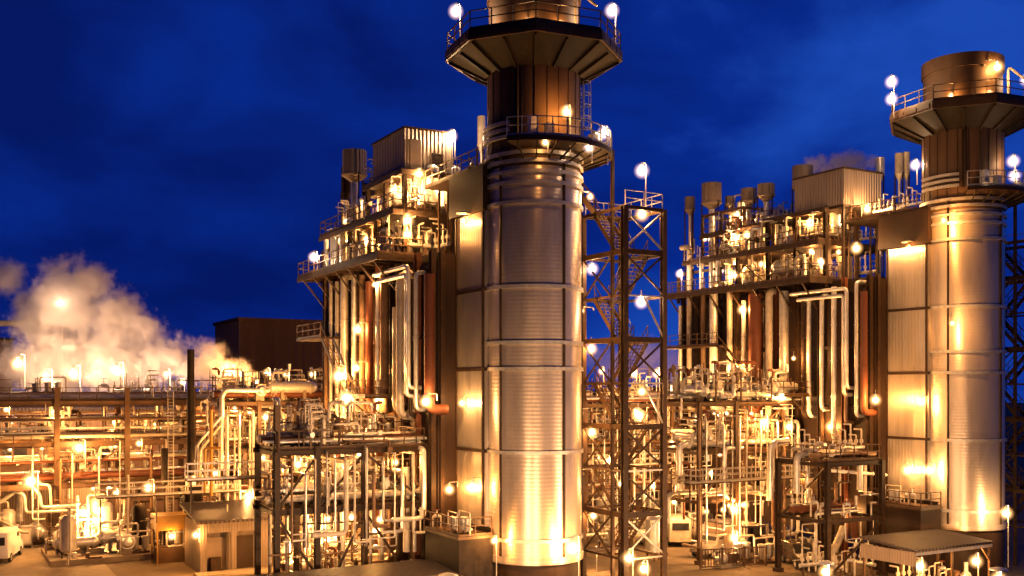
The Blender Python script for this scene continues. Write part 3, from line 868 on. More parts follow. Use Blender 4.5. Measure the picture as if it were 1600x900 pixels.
def proto_manifold():
    t = thing('pipe_manifold', None, None, (0,0,0))
    MB().tube((-1.2,0,.7),(1.2,0,.7),.13,10).build('header', 'jacket', t)
    for k in range(5):
        x = -1+k*.5
        h = 1.5+.35*((k*7)%3)
        MB().path([(x,0,.7),(x,0,h),(x,.6,h)], .055, 7, .1).lathe((x,0,1.1), [(.05,-.12),(.12,-.1),(.12,.1),(.05,.12)], 8).build('branch_pipe', 'cream', t)
    for x in (-.9, .9): MB().bar((x,0,0),(x,0,.6),.1,.1).build('support', 'steel', t)
    return t
def proto_filter():
    t = thing('twin_filter', None, None, (0,0,0))
    for s in (-.35,.35):
        MB().lathe((s,0,0), [(.02,.25),(.2,.3),(.24,.4),(.24,1.2),(.3,1.2),(.3,1.28),(.02,1.34)], 14).build('housing', 'galv', t)
    MB().path([(-1.0,0,.5),(1.0,0,.5)], .09, 8).path([(-.9,.1,.05),(-.9,.1,1.7),(.9,.1,1.7),(.9,.1,.4)], .06, 8).build('pipe', 'cream', t)
    MB().box(-.7,.7,-.3,.3,0,.12).bar((-.35,0,.1),(-.35,0,.35),.1,.1).bar((.35,0,.1),(.35,0,.35),.1,.1).build('base', 'steel', t)
    return t
PM = {'valve': proto_valve, 'pump': proto_pump, 'cabinet': proto_cabinet, 'vessel': proto_vessel, 'exchanger': proto_exchanger, 'manifold': proto_manifold, 'filter': proto_filter}
DESC = {'valve': ('pipe stand with handwheel valve', 'valve'), 'pump': ('motor driven pump', 'pump'), 'cabinet': ('pale control cabinet', 'cabinet'), 'vessel': ('small upright silver vessel', 'vessel'),
        'exchanger': ('horizontal silver heat exchanger', 'heat exchanger'), 'manifold': ('pipe manifold with upright branches', 'manifold'), 'filter': ('twin filter pots with pipework', 'filter')}
USED = {}
def put(kind, a, b, z, rz, where, scale=1.0, zs=1.0):
    if kind not in PROTO:
        r = PROTO[kind] = PM[kind]()
    else:
        r = copy_tree(PROTO[kind])
    r.location = W(a, b, z); r.rotation_euler.z = TH+rz; r.scale = (scale, scale, scale*zs)
    lab = f'{DESC[kind][0]} {where}'
    r['category'] = DESC[kind][1]; r['label'] = lab; r['group'] = DESC[kind][1]+'s '+where
    return r
def scatter(kinds, a0, a1, b0, b1, z, n, where, seed, smin=.9, smax=1.3, front=0.0):
    rg = random.Random(seed); placed = []
    tries = 0
    while len(placed) < n and tries < n*30:
        tries += 1
        a = rg.uniform(a0, a1); b = b0+(b1-b0)*rg.random()**(1+front)
        if any((a-x)**2+(b-y)**2 < 1.05**2 for x, y in placed): continue
        placed.append((a, b))
        put(rg.choice(kinds), a, b, z, rg.choice([0, pi/2, pi, -pi/2]), where, rg.uniform(smin, smax))

for U, (oa, ob, blen) in UNITS.items():
    who = {1: 'middle', 2: 'right-hand'}[U]
    scatter(['valve','valve','manifold','filter','cabinet'], oa-4.2, oa+2, ob+9.9, ob+14.6, 23.47, 12, f'on the lowest deck front of the {who} boiler', 11+U)
    scatter(['valve','manifold','valve','pump'], oa-4.2, oa+1, ob+17, ob+25.2, 23.47, 12, f'on the lowest deck far end of the {who} boiler', 21+U)
    scatter(['valve','valve','manifold','vessel','filter'], oa-4.4, oa+2.4, ob+9.9, ob+11.6, 26.66, 6, f'on the second deck front of the {who} boiler', 31+U, .9, 1.1)
    scatter(['valve','valve','manifold'], oa-4.6, oa+2, ob+13.6, ob+20, 26.66, 10, f'on the second deck of the {who} boiler', 41+U)
    if U == 2:
        scatter(['valve','manifold','vessel','filter','valve'], oa-3.6, oa+2, ob+17, ob+26, 29.29, 13, 'on the top deck far end of the right-hand boiler', 65)
        scatter(['valve','manifold','valve'], oa-4.8, oa+1, ob+20.5, ob+26.4, 26.66, 8, 'on the second deck far end of the right-hand boiler', 66)
    else:
        scatter(['valve','manifold','valve'], oa-3.6, oa+1, ob+16.8, ob+19.2, 29.29, 5, 'on the top deck behind the middle penthouse', 65)
        scatter(['valve','manifold','valve'], oa-4.8, oa+1, ob+20.3, ob+24.4, 26.66, 6, 'on the second deck far end of the middle boiler', 66)
    scatter(['valve','manifold','valve'], oa-2.2, oa+2.8, ob+2, ob+8, 28.23, 6, f'on the roof between penthouse and stack, {who} boiler', 51+U, .8, 1.0)

# ------------------------------------------------------------------ pipe racks
def rack(label, group, a_list, b_list, levels, top, colw=.32, m='steel', brace_bays=(), decks=(), name='pipe_rack', beam_h=.32, front_m=None):
    t = thing(name, label, 'pipe rack', ((a_list[0]+a_list[-1])/2, b_list[0], 0), group)
    for i, a in enumerate(a_list):
        for j, b in enumerate(b_list):
            MB().hbeam((a, b, 0), (a, b, top), colw, colw).box(a-.3, a+.3, b-.3, b+.3, 0, .3).build('column', (front_m or m) if j == 0 else m, t)
    for z in levels:
        for b in b_list:
            MB().hbeam((a_list[0]-.3, b-.02, z), (a_list[-1]+.3, b-.02, z), .2, beam_h).build('beam', (front_m or m) if b == b_list[0] else m, t)
        for a in a_list:
            MB().bar((a+.02, b_list[0], z-.05), (a+.02, b_list[-1], z-.05), .18, beam_h*.8).build('cross_beam', m, t)
    for (i, z0, z1, j) in brace_bays:
        b = b_list[j]
        MB().bar((a_list[i], b-.05, z0), (a_list[i+1], b-.05, z1), .14, .14).build('brace', front_m or m, t)
    for (i0, i1, z, rails) in decks:
        d = MB().box(a_list[i0], a_list[i1], b_list[0], b_list[-1], z+beam_h/2, z+beam_h/2+.07).build('deck', 'deckm', t)
        if rails:
            zz = z+beam_h/2+.07
            MB().rail([(a_list[i0], b_list[-1], zz), (a_list[i0], b_list[0]+.1, zz), (a_list[i1], b_list[0]+.1, zz), (a_list[i1], b_list[-1], zz)], 1.1, .03, 1.4).build('handrail', 'steel', d)
    return t

def rack_pipes(rackname, levelname, a0, a1, b0, b1, z, n, seed, group, mats=('jacket','cream','pipe','jacket','redpipe','galv'), rmax=.3):
    rg = random.Random(seed)
    for i in range(n):
        b = b0+(b1-b0)*(i+.5)/n
        r = rg.choice([.06,.08,.1,.12,.16,.2,.25,rmax])
        m = rg.choice(mats)
        L = a1-a0
        s, e = a0+rg.uniform(0, .25)*L, a1-rg.uniform(0, .25)*L
        if rg.random() < .5: s, e = a0-.5, a1+.5
        zz = z+r+.2
        pts = [(s, b, zz), (e, b, zz)]
        q = rg.random()
        if q < .35: pts.append((e, b, zz-rg.uniform(2, 4)))
        elif q < .55: pts.append((e, b, zz+rg.uniform(.8, 1.8)))
        q = rg.random()
        if q < .3: pts.insert(0, (s, b, zz-rg.uniform(1.5, 4)))
        if L > 20 and rg.random() < .6:
            # expansion loop
            x = s+(e-s)*rg.uniform(.25, .75); h = rg.uniform(.8, 1.5); w = rg.uniform(1, 2)
            k = pts.index((e, b, zz)); pts[k:k] = [(x, b, zz), (x, b, zz+h), (x+w, b, zz+h), (x+w, b, zz)]
        mb = MB().path(pts, r, 10)
        k = 0
        x = s+1
        while x < e:
            mb.lathe((x, b, zz), [(r, -.04), (r*1.35+.01, -.04), (r*1.35+.01, .04), (r, .04)], 10, axis='x') if L <= 20 or True else None
            x += rg.uniform(2, 5)
        o = mb.build('pipe_run', m, None, pts[0])
        tag(o, f'{size_word(r)} {FIN[m]} pipe, {ORD[i]} from front, {levelname} of {rackname}', 'pipe', group)

def drops(rackname, a0, a1, b, z0, z1, n, seed, group):
    """pipes that drop from a rack to the ground gear, bending away at top and bottom"""
    rg = random.Random(seed)
    for i in range(n):
        a = a0+(a1-a0)*(i+rg.uniform(.2, .8))/n
        r = rg.choice([.05,.07,.09,.12,.16]); m = rg.choice(['jacket','cream','jacket','pipe','galv'])
        zt = z1+rg.uniform(-1.2, .5); zb = z0+rg.uniform(0, 2.2)
        bb = b-rg.uniform(.25, .6)
        pts = [(a, b+2.2, zt), (a, bb, zt), (a, bb, zb)]
        if rg.random() < .7: pts.append((a+rg.choice([-1.4, 1.4, 1.0, -2.2]), bb, zb))
        else: pts.append((a, b+1.5, zb))
        o = MB().path(pts, r, 9).build('drop_pipe', m, None, pts[0])
        tag(o, f'{size_word(r)} {FIN[m]} drop pipe, {ORD[i]} along the front of {rackname}', 'pipe', group)

def ladder_tray(rackname, lev, a0, a1, b, z, i, group):
    mb = MB().box(a0, a1, b-.03, b, z, z+.14).box(a0, a1, b+.5, b+.53, z, z+.14)
    x = a0
    while x < a1: mb.box(x, x+.06, b, b+.5, z+.02, z+.06); x += .45
    for k in range(4): mb.tube((a0, b+.1+k*.1, z+.1), (a1, b+.1+k*.1, z+.1), .04, 5)
    o = mb.build('cable_tray', 'galv', None, (a0, b, z))
    tag(o, f'ladder type cable tray on the {lev} of {rackname}', 'cable tray', group)

# long rack behind the boilers
RL = [-47+5.85*i for i in range(19)]
b0 = 42.3
rack('long three level pipe rack running across behind the boilers', None, RL, [b0, b0+5.4], [5.6, 9.25, 12.85], 14.3, .44, 'steel', beam_h=.5,
     brace_bays=[(1, .3, 5.4, 0), (4, 5.8, 9.0, 0), (7, .3, 5.4, 1), (12, .3, 5.4, 0), (14, 5.8, 9.0, 0)], decks=[(0, 18, 12.85, True)])
for lv, z, n in (('bottom level', 5.9, 11), ('hung middle row', 7.4, 7), ('middle level', 9.55, 11), ('hung top row', 11.1, 7), ('top level', 13.1, 8)):
    rack_pipes('the long rack', lv, -46, 57, b0+.35, b0+5.2, z, n, 100+int(z), 'pipes on the long rack')
drops('the long rack', -44, 6, b0, .8, 9, 26, 5, 'drop pipes of the long rack')
drops('the long rack between the boilers', 10, 50, b0, .8, 9, 18, 6, 'drop pipes of the long rack')
ladder_tray('the long rack', 'middle level', -46, 56, b0-.1, 10.6, 0, 'cable trays')

# process frame in front of the middle boiler flank
ra = [pl(430, 720, 61.8)[0], -12.3, -9.2, pl(668, 720, 66.0)[0]]
rack('dark process frame with thin braces beside the middle boiler, nearest the hut', None, ra, [5.6, 9.8], [6.6, 10.25], 10.6, .34, 'darksteel',
     brace_bays=[(0, 6.8, 10.1, 0), (1, 6.8, 10.1, 0), (2, 10.1, 6.8, 0), (0, 6.4, 2.5, 0), (1, .3, 6.4, 0), (2, 6.4, .3, 0)], decks=[(0, 3, 6.6, False), (0, 3, 10.25, True)], front_m='darksteel')
MB_post = MB().hbeam((ra[0], 5.55, 10.62), (ra[0], 5.55, 13.2), .3, .3)
tag(MB_post.build('steel_post', 'steel', None, (ra[0], 5.55, 10.62)), 'short steel post standing on the corner of the dark process frame', 'post')
rack_pipes('the dark process frame', 'lower level', ra[0], ra[3], 6.0, 9.4, 6.95, 6, 61, 'pipes on the dark process frame', rmax=.22)
rack_pipes('the dark process frame', 'upper level', ra[0], ra[3], 6.0, 9.4, 10.6, 6, 62, 'pipes on the dark process frame', rmax=.22)
drops('the dark process frame', ra[0]+.5, ra[3], 5.5, 4.0, 10, 14, 7, 'drop pipes of the dark process frame')
drops('the dark process frame rear', ra[0]+.5, ra[3], 10.2, .8, 9.5, 10, 8, 'drop pipes of the dark process frame')
scatter(['valve','manifold','filter','valve','exchanger'], ra[0]+.8, ra[3]-.6, 6.3, 9.2, 6.84, 9, 'on the lower deck of the dark process frame', 71)
scatter(['valve','manifold','filter','valve'], ra[0]+.8, ra[3]-.6, 6.3, 9.2, 10.5, 7, 'on the upper deck of the dark process frame', 72)
scatter(['pump','valve','vessel','exchanger','manifold','cabinet'], -8.8, ra[3]+.6, 11.2, 22, 0.0, 18, 'on the ground behind the dark process frame', 73)

# brown rack further back by the far end of the middle boiler
rb = [fr(x, 700, 30.5)[0] for x in (345, 405, 462, 520)]
rack('brown pipe rack between the hut and the far end of the middle boiler', None, rb, [30.5, 35.0], [5.0, 8.9, 12.9], 13.1, .32, 'steel',
     brace_bays=[(0, 5.2, 8.7, 0), (2, 9.1, 12.7, 0), (1, .3, 4.8, 0)], decks=[(0, 3, 8.9, False), (0, 3, 12.9, False)])
for lv, z, n in (('bottom level', 5.15, 6), ('middle level', 9.2, 6), ('top level', 13.2, 6)):
    rack_pipes('the brown rack', lv, rb[0], rb[-1], 30.8, 34.8, z, n, 80+int(z), 'pipes on the brown rack')
drops('the brown rack', rb[0]-.5, rb[-1]+.5, 30.4, .8, 12, 18, 9, 'drop pipes of the brown rack')
scatter(['valve','manifold','filter','valve','exchanger'], rb[0]+.5, rb[-1]-.5, 31.1, 34.5, 9.13, 11, 'on the middle deck of the brown rack', 75)
scatter(['valve','manifold','exchanger','vessel'], rb[0]+.5, rb[-1]-.5, 31.1, 34.5, 13.13, 8, 'on the top deck of the brown rack', 77)
scatter(['pump','valve','vessel','exchanger','manifold','filter'], -9.0, -5.5, 12, 29, 0.0, 14, 'on the ground before the brown rack', 76)

# racks between the two units
rc = [fr(x, 700, 8.5)[0] for x in (1093, 1150, 1222, 1285)]
rack('brown pipe rack with bright bent pipes beside the right-hand boiler', None, rc, [8.5, 13.2], [5.0, 9.0, 12.9], 13.1, .32, 'steel',
     brace_bays=[(0, 5.2, 8.7, 0), (1, 9.1, 12.7, 0), (2, 5.2, 8.7, 0)], decks=[(0, 3, 9.0, False), (0, 3, 12.9, False)])
for lv, z, n in (('bottom level', 5.15, 6), ('middle level', 9.25, 7), ('top level', 13.2, 6)):
    rack_pipes('the right boiler rack', lv, rc[0]-1, rc[-1], 8.9, 13, z, n, 90+int(z), 'pipes on the rack beside the right-hand boiler')
drops('the right boiler rack', rc[0]-1, rc[-1]+.5, 8.4, 1.0, 12, 18, 10, 'drop pipes beside the right-hand boiler')
scatter(['valve','manifold','filter','valve','exchanger'], rc[0], rc[-1]-.5, 9, 12.8, 9.23, 11, 'on the middle deck of the right boiler rack', 85)
scatter(['valve','manifold','exchanger','vessel','valve'], rc[0], rc[-1]-.5, 9, 12.8, 13.13, 10, 'on the top deck of the right boiler rack', 86)
scatter(['pump','valve','manifold','filter'], rc[0]-1, rc[-1]+1.0, 6.2, 8, 0.0, 8, 'on the ground before the right boiler rack', 87)
scatter(['pump','valve','vessel','exchanger','manifold','filter'], rc[0]-6, rc[-1]+1, 15, 30, 0.0, 16, 'on the ground behind the right boiler rack', 88)

rd = [fr(x, 740, -2.0)[0] for x in (1293, 1378)]
rack('dark square steel frame around pale pipes at the foot of the right-hand boiler', None, rd, [-2.0, 3.0], [4.4, 8.6], 8.8, .36, 'darksteel',
     brace_bays=[(0, 4.2, 8.4, 1), (0, .3, 4.2, 0)], decks=[(0, 1, 8.6, True)])
rack_pipes('the dark square frame', 'lower level', rd[0], rd[1], -1.6, 2.7, 4.6, 4, 95, 'pipes in the dark square frame', rmax=.2)
rack_pipes('the dark square frame', 'upper level', rd[0], rd[1], -1.6, 2.7, 8.8, 3, 96, 'pipes in the dark square frame', rmax=.2)
scatter(['valve','manifold','valve'], rd[0]+.4, rd[1]-.4, -1.4, 2.6, 4.5, 4, 'inside the dark square frame', 97, .9, 1.1)
scatter(['manifold','valve','filter'], rd[0]+.4, rd[1]-.4, -1.4, 2.6, 0.0, 6, 'on the ground within the dark square frame', 98, 1, 1.3)
scatter(['valve','manifold','filter'], rd[0]+.4, rd[1]-.4, -1.4, 2.6, 8.85, 5, 'on top of the dark square frame', 99, .9, 1.2)

# low rack seen through the stair tower
re_ = [fr(x, 700, 22.0)[0] for x in (915, 985, 1050, 1118)]
rack('pipe rack seen through the stair tower between the two boilers', None, re_, [22.0, 26.5], [4.6, 8.6, 12.6], 12.8, .32, 'steel',
     brace_bays=[(0, 4.8, 8.4, 0), (2, 4.8, 8.4, 0)], decks=[(0, 3, 8.6, False)])
for lv, z, n in (('bottom level', 4.75, 6), ('middle level', 8.8, 6), ('top level', 12.75, 6)):
    rack_pipes('the tower rack', lv, re_[0], re_[-1], 22.3, 26.3, z, n, 110+int(z), 'pipes on the rack behind the stair tower')
drops('the tower rack', re_[0], re_[-1], 21.9, .8, 11, 14, 13, 'drop pipes behind the stair tower')
scatter(['valve','manifold','exchanger','vessel','filter'], re_[0], re_[-1]-.5, 22.6, 26, 8.8, 9, 'on the deck of the tower rack', 115)
scatter(['pump','valve','vessel','exchanger','manifold','cabinet'], re_[0]-1, re_[-1], 8, 20, 0.0, 16, 'on the ground behind the stair tower', 116)

# ground gear along the long rack
scatter(['pump','valve','vessel','exchanger','manifold','filter','cabinet'], -40, -24, 44, 47.2, 0.0, 8, 'under the long rack by the light pad', 120)
scatter(['pump','valve','vessel','exchanger','manifold','filter','valve'], -24.4, -17, 33.6, 40.5, 0.45, 18, 'on the low plinth beside the valve tree', 121)
scatter(['pump','valve','vessel','exchanger','manifold','filter','valve'], -15.5, -7, 36, 41, 0.0, 9, 'between the brown rack and the long rack', 125)
scatter(['valve','manifold','filter','valve'], -44, -4, b0+.8, b0+4.8, 13.2, 20, 'on the top deck of the long rack', 122)
scatter(['valve','manifold','filter'], -44, -4, b0+.8, b0+4.8, 9.6, 18, 'among the pipes on the middle level of the long rack', 123)
scatter(['valve','manifold','filter','valve'], 14, 48, b0+.8, b0+4.8, 13.2, 18, 'on the top deck of the long rack between the boilers', 124)

# ------------------------------------------------------------------ small bore pipework, walkways and tiny lamps
def tangle(a0, a1, b0, b1, z0, z1, n, where, seed):
    rg = random.Random(seed)
    for i in range(n):
        p = Vector((rg.uniform(a0, a1), rg.uniform(b0, b1), rg.uniform(z0, z1)))
        pts = [p.copy()]; last = None
        for k in range(rg.randint(2, 6)):
            ax = rg.choice([x for x in (0, 0, 1, 2, 2) if x != last]); last = ax
            d = rg.choice([-1, 1])*rg.uniform(.5, 3.2 if ax != 1 else 1.4)
            p[ax] += d
            p.x = min(a1, max(a0, p.x)); p.y = min(b1, max(b0, p.y)); p.z = min(z1, max(z0, p.z))
            if (p-pts[-1]).length > .25: pts.append(p.copy())
        if len(pts) < 2: continue
        r = rg.choice([.03, .035, .045, .06, .08])
        mb = MB().path(pts, r, 7)
        q, w = pts[0], pts[1]; m = (q+w)/2
        mb.box(m.x-r*2, m.x+r*2, m.y-r*2, m.y+r*2, m.z-r*2.4, m.z+r*2.4)
        o = mb.build('small_pipe', rg.choice(['jacket','cream','galv','pipe','steel','darksteel','cream']), None, tuple(pts[0]))
        tag(o, f'thin crooked small bore pipe {where}', 'pipe', f'small bore pipes {where}')
def catwalk(a0, a1, b, z, label):
    t = thing('catwalk', label, 'walkway', ((a0+a1)/2, b, z), 'catwalks through the pipework')
    MB().box(a0, a1, b, b+.9, z, z+.08).build('deck', 'deckm', t)
    for y in (.04, .86): MB().rail([(a0, b+y, z+.08), (a1, b+y, z+.08)], 1.05, .028, 1.3).build('handrail', 'galv', t)
    x = a0+.3
    while x < a1: MB().bar((x, b+.45, z-2.2), (x, b+.45, z), .1, .1).build('post', 'steel', t); x += 4.2
def tiny(a0, a1, b0, b1, zs, n, where, seed, pw=.35):
    rg = random.Random(seed); n = int(n*1.4)
    for i in range(n):
        lamp((rg.uniform(a0, a1), rg.uniform(b0, b1), rg.choice(zs)+rg.uniform(-.4, .5)), f'tiny lamp {where}', 'hang', .7, power=pw*rg.uniform(.5, 1.5), size=rg.uniform(.5, .9), group=f'tiny lamps {where}')
for (a0, a1, bb0, bb1, z0, z1, n, where, sd) in (
    (ra[0]-.3, ra[3]+.6, 5.2, 10.4, 1.0, 12.0, 34, 'in the dark process frame', 1), (-9, ra[3]+.5, 11, 23, .3, 7, 24, 'behind the dark process frame', 2),
    (rb[0]-2, rb[-1]+1, 30, 35.5, 1, 14.6, 34, 'in the brown rack', 3), (-44, -22, b0-.5, b0+5.5, 1, 15, 40, 'on the long rack over the light pad', 4),
    (-22, -4, b0-.5, b0+5.5, 1, 15, 26, 'on the long rack behind the hut', 5), (rc[0]-2, rc[-1]+1, 8, 13.6, .8, 14.5, 40, 'in the right boiler rack', 6),
    (rd[0], rd[1], -2.2, 3, .5, 10, 20, 'in the dark square frame', 7), (re_[0]-1, re_[-1]+1, 21.5, 27, .8, 14, 34, 'in the tower rack', 8),
    (-24, -9, 30, 41, .5, 4.5, 22, 'among the machines by the hut', 9),
    (-5.6, -4.6, 10, 25, 23.6, 29, 16, 'on the roof edge of the middle boiler', 10), (30.9, 32, 6, 23, 23.6, 29, 20, 'on the roof edge of the right-hand boiler', 11),
    (14, 50, b0-.5, b0+5.5, 1, 15, 26, 'on the long rack between the boilers', 12)):
    tangle(a0, a1, bb0, bb1, z0, z1, n, where, 300+sd)
SKIDS = []
def make_skid(seed):
    rg = random.Random(seed)
    w, d, h = 2.6, 1.3, 2.7
    t = thing('pipe_skid', None, None, (0,0,0))
    f = MB()
    for x in (-w/2, w/2):
        for y in (-d/2, d/2): f.bar((x,y,0),(x,y,h*rg.uniform(.75,1)),.1,.1)
    for y in (-d/2, d/2):
        f.bar((-w/2,y,.06),(w/2,y,.06),.1,.1); f.bar((-w/2,y,h*.55),(w/2,y,h*.55),.08,.08)
    f.build('frame', 'steel', t)
    for i in range(11):
        p = Vector((rg.uniform(-w/2,w/2), rg.uniform(-d/2,d/2), rg.uniform(.1,h))); pts = [p.copy()]; last = None
        for k in range(rg.randint(2,5)):
            ax = rg.choice([x for x in (0,0,1,2,2,2) if x != last]); last = ax
            p[ax] += rg.choice([-1,1])*rg.uniform(.5,2.2 if ax != 1 else .9)
            p.x = min(w*.6,max(-w*.6,p.x)); p.y = min(d*.6,max(-d*.6,p.y)); p.z = min(h*1.15,max(.08,p.z))
            if (p-pts[-1]).length > .3: pts.append(p.copy())
        if len(pts) < 2: continue
        r = rg.choice([.035,.045,.06,.08,.11,.14])
        mb = MB().path(pts, r, 8)
        for q, e in zip(pts, pts[1:]):
            m = (q+e)/2; dd = (e-q).normalized()*.05
            mb.path([m-dd, m+dd], r*1.5, 8)
            if r > .05 and rg.random() < .5:
                mb.tube(m, m+Vector((0,-.35,0)), .03, 5); mb.lathe((m.x, m.y-.35, m.z), [(.17,-.02),(.2,-.02),(.2,.02),(.17,.02),(.17,-.02)], 10, axis='y')
        mb.build('pipe', rg.choice(['jacket','cream','galv','pipe','cream','darksteel','redpipe']), t)
    mb = MB(); x = rg.uniform(-.7,.7)
    mb.lathe((x,0,.3), [(.02,0),(.3,.08),(.3,.8),(.02,.95)], 12).build('pot', 'jacket', t)
    MB().box(-w/2+.1,-w/2+.55,-d/2-.12,-d/2-.02,1.1,1.7).build('junction_box', 'cream', t)
    return t
def skids(a0, a1, b0_, b1, zs, n, where, seed):
    rg = random.Random(seed); used = []
    k = 0
    while len(used) < n and k < n*40:
        k += 1
        a, b, z = rg.uniform(a0, a1), rg.uniform(b0_, b1), rg.choice(zs)
        if any(abs(a-x) < 2.0 and abs(b-y) < 1.5 and z == q for x, y, q in used): continue
        used.append((a, b, z))
        i = rg.randrange(6)
        while len(SKIDS) <= i: SKIDS.append([make_skid(900+len(SKIDS)), False])
        if not SKIDS[i][1]: t = SKIDS[i][0]; SKIDS[i][1] = True
        else: t = copy_tree(SKIDS[i][0])
        t.location = W(a, b, z); t.rotation_euler.z = TH+rg.choice([0, 0, pi]); q = rg.uniform(.85, 1.15); t.scale = (q*rg.choice([1, 1]), q, q)
        t['label'] = f'framed skid of tangled pipework {where}'; t['category'] = 'pipe skid'; t['group'] = f'pipe skids {where}'
skids(-43, -22, b0+.8, b0+4.6, (0.02, 5.9, 9.6), 18, 'on the long rack over the light pad', 501)
skids(-22, -5, b0+.8, b0+4.6, (5.9, 9.6), 9, 'on the long rack behind the hut', 502)
skids(-16, -8, 36, 40.5, (0.02,), 5, 'on the ground between brown rack and long rack', 503)
skids(rb[0], rb[-1], 31.2, 34.2, (5.2, 9.1, 13.1), 10, 'on the brown rack', 504)
skids(ra[0]+1, ra[3]-1, 6.5, 9.0, (6.9, 10.55), 6, 'on the dark process frame', 505)
skids(-8.6, ra[3]-.5, 12, 22, (0.02,), 6, 'on the ground behind the dark process frame', 506)
skids(rc[0]-.5, rc[-1], 9.2, 12.4, (5.2, 9.2, 13.1), 13, 'on the right boiler rack', 507)
skids(re_[0], re_[-1], 22.8, 25.8, (0.02, 4.8, 8.85), 12, 'on the tower rack', 508)
skids(12, 50, b0+.8, b0+4.6, (5.9, 9.6, 13.2), 14, 'on the long rack between the boilers', 509)
skids(-4, 2, 10.5, 24, (23.47, 26.66), 7, 'on the middle boiler roof decks', 510)
skids(32.4, 38, 7, 23, (23.47, 26.66), 8, 'on the right-hand boiler roof decks', 511)
for k, (a0, where) in enumerate(((-38, 'over the light pad'), (-30, 'behind the swan neck pipes'), (-14, 'behind the hut'))):
    l = MB()
    for sg in (-.25, .25): l.bar((a0+sg, b0-.4, .1), (a0+sg, b0-.4, 14), .07, .07)
    for q in range(46): l.bar((a0-.25, b0-.4, .3+q*.3), (a0+.25, b0-.4, .3+q*.3), .04, .04)
    tag(l.build('ladder', 'galv', None, (a0, b0-.4, 0)), f'straight steel ladder up the long rack {where}', 'ladder', 'ladders')
catwalk(-40, -24, b0-1.2, 10.2, 'narrow railed catwalk along the long rack over the light pad')
catwalk(ra[0]-4, ra[3], 11.6, 8.2, 'narrow railed catwalk behind the dark process frame')
catwalk(rc[0]-2, rc[-1]+2, 7.2, 6.6, 'narrow railed catwalk before the right boiler rack')
catwalk(re_[0], re_[-1], 20.6, 7.0, 'narrow railed catwalk before the tower rack')
catwalk(-22, -11, 29.2, 5.6, 'narrow railed catwalk between machines and brown rack')
tiny(-43, -6, b0+.3, b0+5, (5, 8.6, 12.2), 12, 'hidden in the long rack', 401, .45)
tiny(ra[0], ra[3], 6, 9.6, (5.6, 9.4), 6, 'in the dark process frame', 402)
tiny(-8.4, ra[3], 12, 22, (3, 6, 9), 8, 'behind the dark process frame', 403, .6)
tiny(rb[0], rb[-1], 30.8, 34.6, (4, 8, 12), 7, 'in the brown rack', 404, .5)
tiny(rc[0]-1, rc[-1]+1, 8.8, 13, (4, 8, 12), 8, 'in the right boiler rack', 405, .5)
tiny(re_[0], re_[-1], 22.3, 26.3, (3.6, 7.6, 11.6), 7, 'in the tower rack', 406, .5)
tiny(-4.4, 0, 10.2, 24, (25.9, 28.6), 6, 'among the roof pipework of the middle boiler', 407, .3)
tiny(32.2, 37, 6.5, 22.5, (25.9, 28.6), 8, 'among the roof pipework of the right-hand boiler', 408, .3)
tiny(10, 50, b0+.3, b0+5, (5, 8.6, 12.2), 9, 'hidden in the long rack between the boilers', 409, .5)

# ------------------------------------------------------------------ single large pipe runs
px_pipe([(420,610,86),(352,610,84),(347,618,84),(345,735,84)], .22, 'jacket', 'bright pipe turning down from the horizontal behind the black exhaust pole')
px_pipe([(345,652,83.6),(308,695,82.4),(307,745,82.4)], .13, 'jacket', 'upper of two sloping bright pipes by the black exhaust pole')
px_pipe([(345,664,83.2),(312,704,82.2),(311,750,82.2)], .11, 'cream', 'lower of two sloping bright pipes by the black exhaust pole')
px_pipe([(0,785,88),(38,758,88),(48,758,88),(62,772,88),(64,793,88),(118,790,88)], .16, 'jacket', 'bright pipe rising to the glaring lamp then bending down in a swan neck')
px_pipe([(20,768,88),(38,772,88),(40,801,88),(120,797,88)], .14, 'jacket', 'bright pipe with a short hook below the glaring lamp')
px_pipe([(60,756,88),(78,758,88),(80,794,88),(100,794,88)], .12, 'cream', 'small arched pipe beside the glaring lamp')
px_pipe([(0,812,88),(35,832,88),(46,832,88)], .14, 'cream', 'sloping pale pipe low over the light pad')
px_pipe([(96,800,88),(122,832,88)], .1, 'pipe', 'thin brown strut sloping down to the valve tree')
px_pipe([(0,505,112),(45,505,112)], .35, 'cream', 'pale horizontal pipe bridge before the steam at the picture edge')
px_pipe([(1160,700,84),(1133,700,83),(1131,775,83),(1148,782,83)], .17, 'jacket', 'slim bright pipe bending down beside the tall lamp by the parked pickup')
px_pipe([(1232,690,82),(1205,692,81.6),(1203,782,81.6)], .3, 'jacket', 'thickest bright pipe bending down before the right-hand boiler')
px_pipe([(1290,695,82),(1268,700,81.5),(1262,712,81.5),(1261,792,81.5),(1252,800,81.5)], .2, 'jacket', 'bright pipe turning down next to the dark square frame')
px_pipe([(1048,672,90),(1138,672,92),(1140,690,92),(1128,695,92)], .18, 'cream', 'pale hooked pipe on the rack next to the stair tower')
px_pipe([(1318,824,80),(1312,840,79.6),(1300,868,79.2),(1297,905,79)], .3, 'cream', 'fat pale hose-like pipe curving to the ground inside the dark square frame')
px_pipe([(1295,735,79),(1385,742,81)], .13, 'white', 'pale level pipe across the dark square frame')
px_pipe([(1312,718,79.5),(1312,775,79.5)], .1, 'cream', 'short pale upright in the dark square frame, nearer the bright pipe')
px_pipe([(1352,722,80.5),(1352,772,80.5)], .12, 'cream', 'short pale upright in the dark square frame, nearer the stack')
px_pipe([(560,697,66),(656,692,67),(660,697,67),(660,830,67)], .2, 'jacket', 'bright pipe under the upper deck turning straight down beside the boiler corner')
px_pipe([(635,730,67),(635,862,67)], .22, 'cream', 'thick pale upright pipe at the boiler end of the dark process frame')
